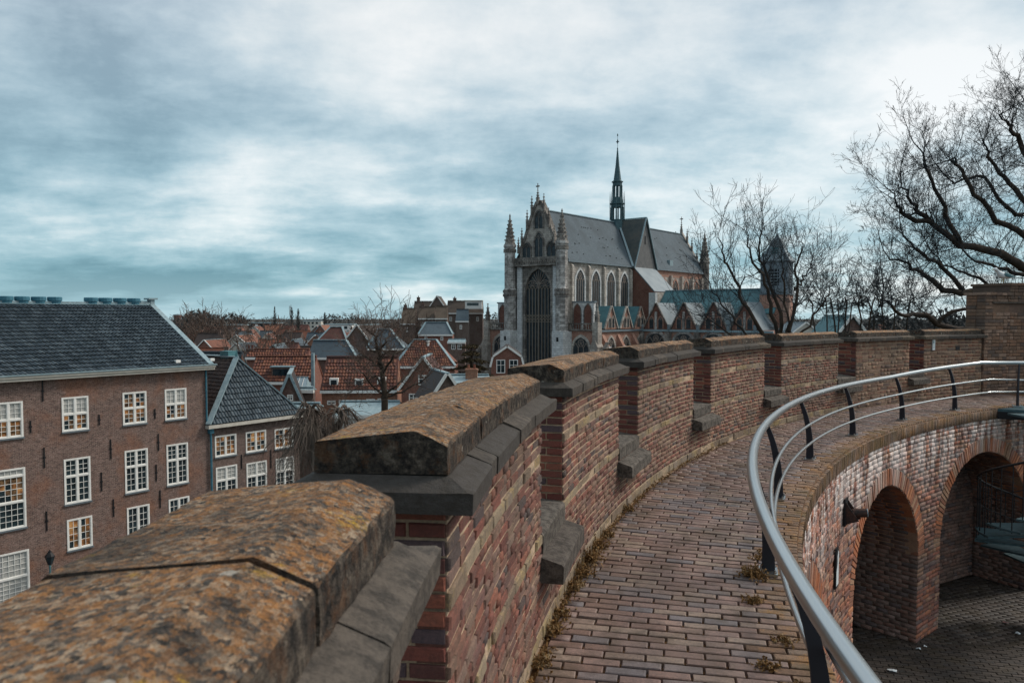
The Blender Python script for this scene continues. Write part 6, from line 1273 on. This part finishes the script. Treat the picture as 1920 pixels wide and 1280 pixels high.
for i, (x, d, lb) in enumerate(((1598, 25, 'slim bare sapling between the parapet and dark teal gable'), (1560, 30, 'thin bare tree left of the dark teal gable'), (1668, 27, 'thin bare sapling under the beech limbs'))):
    o = at(x, 640, d); o[2] = -7; T = Twigs(20 + i); r = empty('sapling', o, 0, lb, 'tree')
    for k in range(4): limb(T, [o, at(x + (k - 1.5) * 22, 600, d), at(x + (k - 1.5) * 34, 575, d + k * .2), at(x + (k - 1.5) * 44, 550 + abs(k - 1.5) * 12, d)], .035, .009, 16, start=.4, kids=1.0, L=1.0, depth=2, rmin=.006)
    T.mesh('trunk', m_bark, r, o, .02, 9, 6); T.mesh('crown', m_twig, r, o, 0, .02, 3)
# knobbly bare tree in the town
o = at(722, 770, 46); o[2] = GZ; T = Twigs(31); r = empty('bare_tree', o, 0, 'gnarled bare tree with brown trunk rising in front of red roofs', 'tree'); D_ = 46
LB = dict(kids=1.3, L=1.6, depth=2, wob=.45, up=.07, spread=.75, rmin=.009)
limb(T, [o, at(722, 780, D_), at(722, 740, D_), at(716, 690, D_), at(710, 665, D_), at(706, 645, D_), at(702, 628, D_)], .24, .04, 26, start=.5, **LB)
for q in ([(722, 742), (700, 725), (680, 700), (660, 690)], [(722, 735), (745, 722), (765, 700), (775, 690)], [(718, 700), (735, 670), (755, 655), (775, 650)], [(712, 665), (695, 655), (685, 640)], [(709, 655), (724, 640), (732, 622)], [(718, 690), (690, 672), (665, 655)], [(722, 740), (705, 705), (690, 712), (668, 728)], [(720, 745), (750, 735), (790, 715), (815, 690)]): limb(T, [at(x, y, D_ + .4 * i * T.g.normal()) for i, (x, y) in enumerate(q)], .075, .02, 12, start=.25, **LB)
T.mesh('trunk', m_bark, r, o, .04, 9, 8); T.mesh('crown', m_twigb, r, o, 0, .04, 3)
# weeping tree against the parapet
o = at(610, 900, 19); o[2] = -9; T = Twigs(41); r = empty('weeping_tree', o, 0, 'weeping tree with arching limbs and hanging twigs behind the coping', 'tree'); gg = T.g
def droop(p, d, L, r0, n=9):
    st = L / n
    for i in range(n): d = d + np.array([0, 0, -.22]) + gg.normal(0, .16, 3); d /= np.linalg.norm(d); q = p + d * st; T.seg(p, q, r0 * (1 - .6 * i / n), r0 * (1 - .6 * (i + 1) / n)); p = q
for cx_, cy_, w, hgt in ((580, 763, 40, 120), (636, 768, 36, 110), (566, 800, 32, 90), (606, 805, 40, 90)):
    d0 = 19 + gg.normal(0, .5); pk = at(cx_, cy_, d0); limb(T, [o, at((cx_ + 610) / 2, 860, d0), at(cx_ + 6, cy_ + 25, d0), pk], .14, .05, 12, kids=0.0, L=.3, depth=0)
    for k in range(11):
        a = gg.uniform(0, 2 * math.pi); L = gg.uniform(.5, 1.0) * w / FPX * d0; tip = pk + np.array([L * math.cos(a), L * math.sin(a), -gg.uniform(.1, .6)]); mid_ = (pk + tip) / 2 + np.array([0, 0, .18]); Pp = smooth_path([pk - (0, 0, .1), mid_, tip], 7)
        for i in range(6):
            T.seg(Pp[i], Pp[i + 1], .035 - .004 * i, .031 - .004 * i)
            for _ in range(gg.poisson(2.4)): droop(Pp[i + 1] + gg.normal(0, .03, 3), np.array([math.cos(a) * .5, math.sin(a) * .5, -.3]) + gg.normal(0, .3, 3), gg.uniform(.4, 1.9), .006)
T.mesh('trunk', m_twigl, r, o, .02, 9, 7); T.mesh('crown', m_twigl, r, o, 0, .02, 3)
o = at(562, 905, 14); T = Twigs(43); r = empty('dry_shrub', o - (0, 0, 2.0), 0, 'pale dry shrub twigs below the weeping tree beside string course', 'shrub')
for k in range(42): T.grow(o + T.g.normal(0, .22, 3) + (0, 0, -.3), np.array([T.g.normal(0, .7), T.g.normal(0, .5), 1.0]), T.g.uniform(.25, .6), .006, 1, 5, .4, .0, 1.2, .5, .8, .003)
T.mesh('branches', m_twigl, r, o - np.array([0, 0, 2.0]), 0, 9, 3)
# dark conifer beside the gambrel house
o = at(884, 715, 72); o[2] = GZ; r = empty('conifer', o, 0, 'dark brownish conifer with layered boughs left of the gambrel house', 'tree'); gg = np.random.default_rng(9); top = at(884, 644, 72)[2]
mb = MB(); mb.tube([o, (o[0], o[1], top)], [.35, .05], 8); mb.build('trunk', m_bark, r, o)
V, Q, RN = [], [], []
for L in range(9):
    z = top - .3 - L * .62; rad = min(2.3, .95 + .3 * L); nb = 6 + L
    for b in range(nb):
        a = 2 * math.pi * b / nb + gg.uniform(-.3, .3); rl2 = rad * gg.uniform(.55, 1.1)
        for k in range(int(150 * rl2 / 2) + 20):
            f = gg.random() ** .7; c = np.array([math.cos(a) * rl2 * f, math.sin(a) * rl2 * f, z - o[2] - .18 * f * rl2 + .12 * math.sin(f * 3)]) + gg.normal(0, 1, 3) * np.array([.16, .16, .07]); u = gg.normal(0, 1, 3); u[2] *= .3; u /= np.linalg.norm(u); v = np.cross(u, gg.normal(0, 1, 3)); v /= np.linalg.norm(v) + 1e-6; s = gg.uniform(.07, .17); j = len(V); V += [c - u * s, c - v * s * .4, c + u * s, c + v * s * .4]; Q.append((j, j + 1, j + 2, j + 3)); RN.append(gg.random())
mesh_np('crown', V, Q, m_conif, RN, r)
# far trees: bare crowns left of the town, poplars, the wood on the horizon
def bare(o, hgt, seed, lb, cat='tree', group=None, mat=m_twigb, sp=.5, n=10, rm=.03, dens=1.1, L=.32):
    T = Twigs(seed); r = empty('bare_tree', o, 0, lb, cat, group); o = np.array(o, float); 
    for k in range(n):
        a = 2 * math.pi * k / n; s = sp * T.g.uniform(.4, 1.0) * hgt; limb(T, [o, o + (0, 0, hgt * .25), o + (math.cos(a) * s * .5, math.sin(a) * s * .5, hgt * .6), o + (math.cos(a) * s, math.sin(a) * s, hgt * T.g.uniform(.7, .95))], hgt * .022, rm, 9, start=.3, kids=dens, L=hgt * L, depth=1, wob=.3, up=.06, rmin=rm)
    T.mesh('trunk', m_bark, r, o, hgt * .008, 9, 6); T.mesh('crown', mat, r, o, 0, hgt * .008, 3)
for i, (x, yt, d, lb) in enumerate(((362, 606, 230, 'brown bare tree right of the large left house gable end'), (395, 603, 240, 'brown bare tree at the left edge of the town'), (372, 592, 260, 'bare rounded tree on the skyline beside the water tower'), (432, 598, 240, 'bare tree on the skyline above white low buildings'), (470, 628, 120, 'small bare tree among the roofs left of the red gable'), (520, 626, 130, 'small bare tree among the red roofs at left centre'), (740, 590, 150, 'bare tree beside the brown skyline complex'), (770, 600, 190, 'bare tree partly behind the brown complex'), (690, 606, 210, 'bare tree behind the gnarled tree crown'))):
    t_ = at(x, yt, d); bare((t_[0], t_[1], GZ), t_[2] - GZ, 60 + i, lb, group='bare trees in the town', rm=.024 + d * .0001, sp=.28)
for i, (x, yt, d, w, lb) in enumerate(((515, 574, 420, 8, 'single slender poplar on the skyline'), (547, 575, 420, 9, 'left one of the two poplars close together on the skyline'), (559, 578, 430, 10, 'right one of the two poplars close together on the skyline'), (609, 585, 520, 9, 'small poplar on the skyline right of the poplar pair'))):
    t_ = at(x, yt, d); T = Twigs(80 + i); o = np.array([t_[0], t_[1], GZ]); r = empty('poplar', o, 0, lb, 'tree', 'poplars on the skyline'); hgt = t_[2] - GZ; T.seg(o, o + (0, 0, hgt), .35, .08)
    for k in range(420):
        z = hgt * T.g.uniform(.2, .97); a = T.g.uniform(0, 6.28); rr = w / FPX * d * .5 * math.sin(math.pi * min(1, (z / hgt) ** .9)) * T.g.uniform(.3, 1.1) + .2; T.seg(o + (0, 0, z), o + np.array([rr * math.cos(a), rr * math.sin(a), z + rr * 1.6]), .07, .04)
    T.mesh('trunk', m_farwood, r, o, .2, 9, 6); T.mesh('crown', m_farwood, r, o, 0, .2, 3)
gg = np.random.default_rng(17); V, Q, RN = [], [], []
def blob(c, rx, rz_, n):
    for _ in range(n):
        u = gg.normal(0, 1, 3); u /= np.linalg.norm(u); p = np.array(c) + u * np.array([rx, rx, rz_]) * gg.uniform(.55, 1.0); s = gg.uniform(.5, 1.2) * rx * .16; d = gg.normal(0, 1, 3); d /= np.linalg.norm(d); e = np.cross(d, gg.normal(0, 1, 3)); e /= np.linalg.norm(e) + 1e-6; j = len(V); V.extend([p - d * s, p + d * s, p + e * s * .8]); Q.append((j, j + 1, j + 2)); RN.append(gg.random())
for x in np.arange(-80, 2000, 5.0):
    if 960 < x < 1300: continue
    d = gg.uniform(650, 1100); hgt = gg.uniform(9, 14) + 5 * max(0, math.sin(x * .021 + 1)) * gg.random(); c = at(x, 590, d); c[2] = GZ + hgt * .62; blob(c, hgt * .62, hgt * .42, 70)
for x, y, d, hgt in ((372, 588, 420, 19), (385, 590, 430, 18), (400, 592, 440, 17), (358, 594, 430, 17), (436, 590, 500, 18), (450, 592, 500, 16), (420, 596, 460, 14), (1655, 585, 300, 17), (1690, 588, 320, 17), (1775, 580, 260, 18), (1800, 584, 260, 17), (1740, 586, 280, 17), (1720, 590, 300, 15), (1560, 592, 320, 16), (1600, 594, 340, 15)):
    c = at(x, y, d); c[2] = GZ + hgt * .6; blob(c, hgt * .5, hgt * .42, 420)
o = mesh_np('distant_wood', V, Q, m_farwood, RN); tag(o, 'far line of bare woods along the horizon', 'woods', kind='stuff')
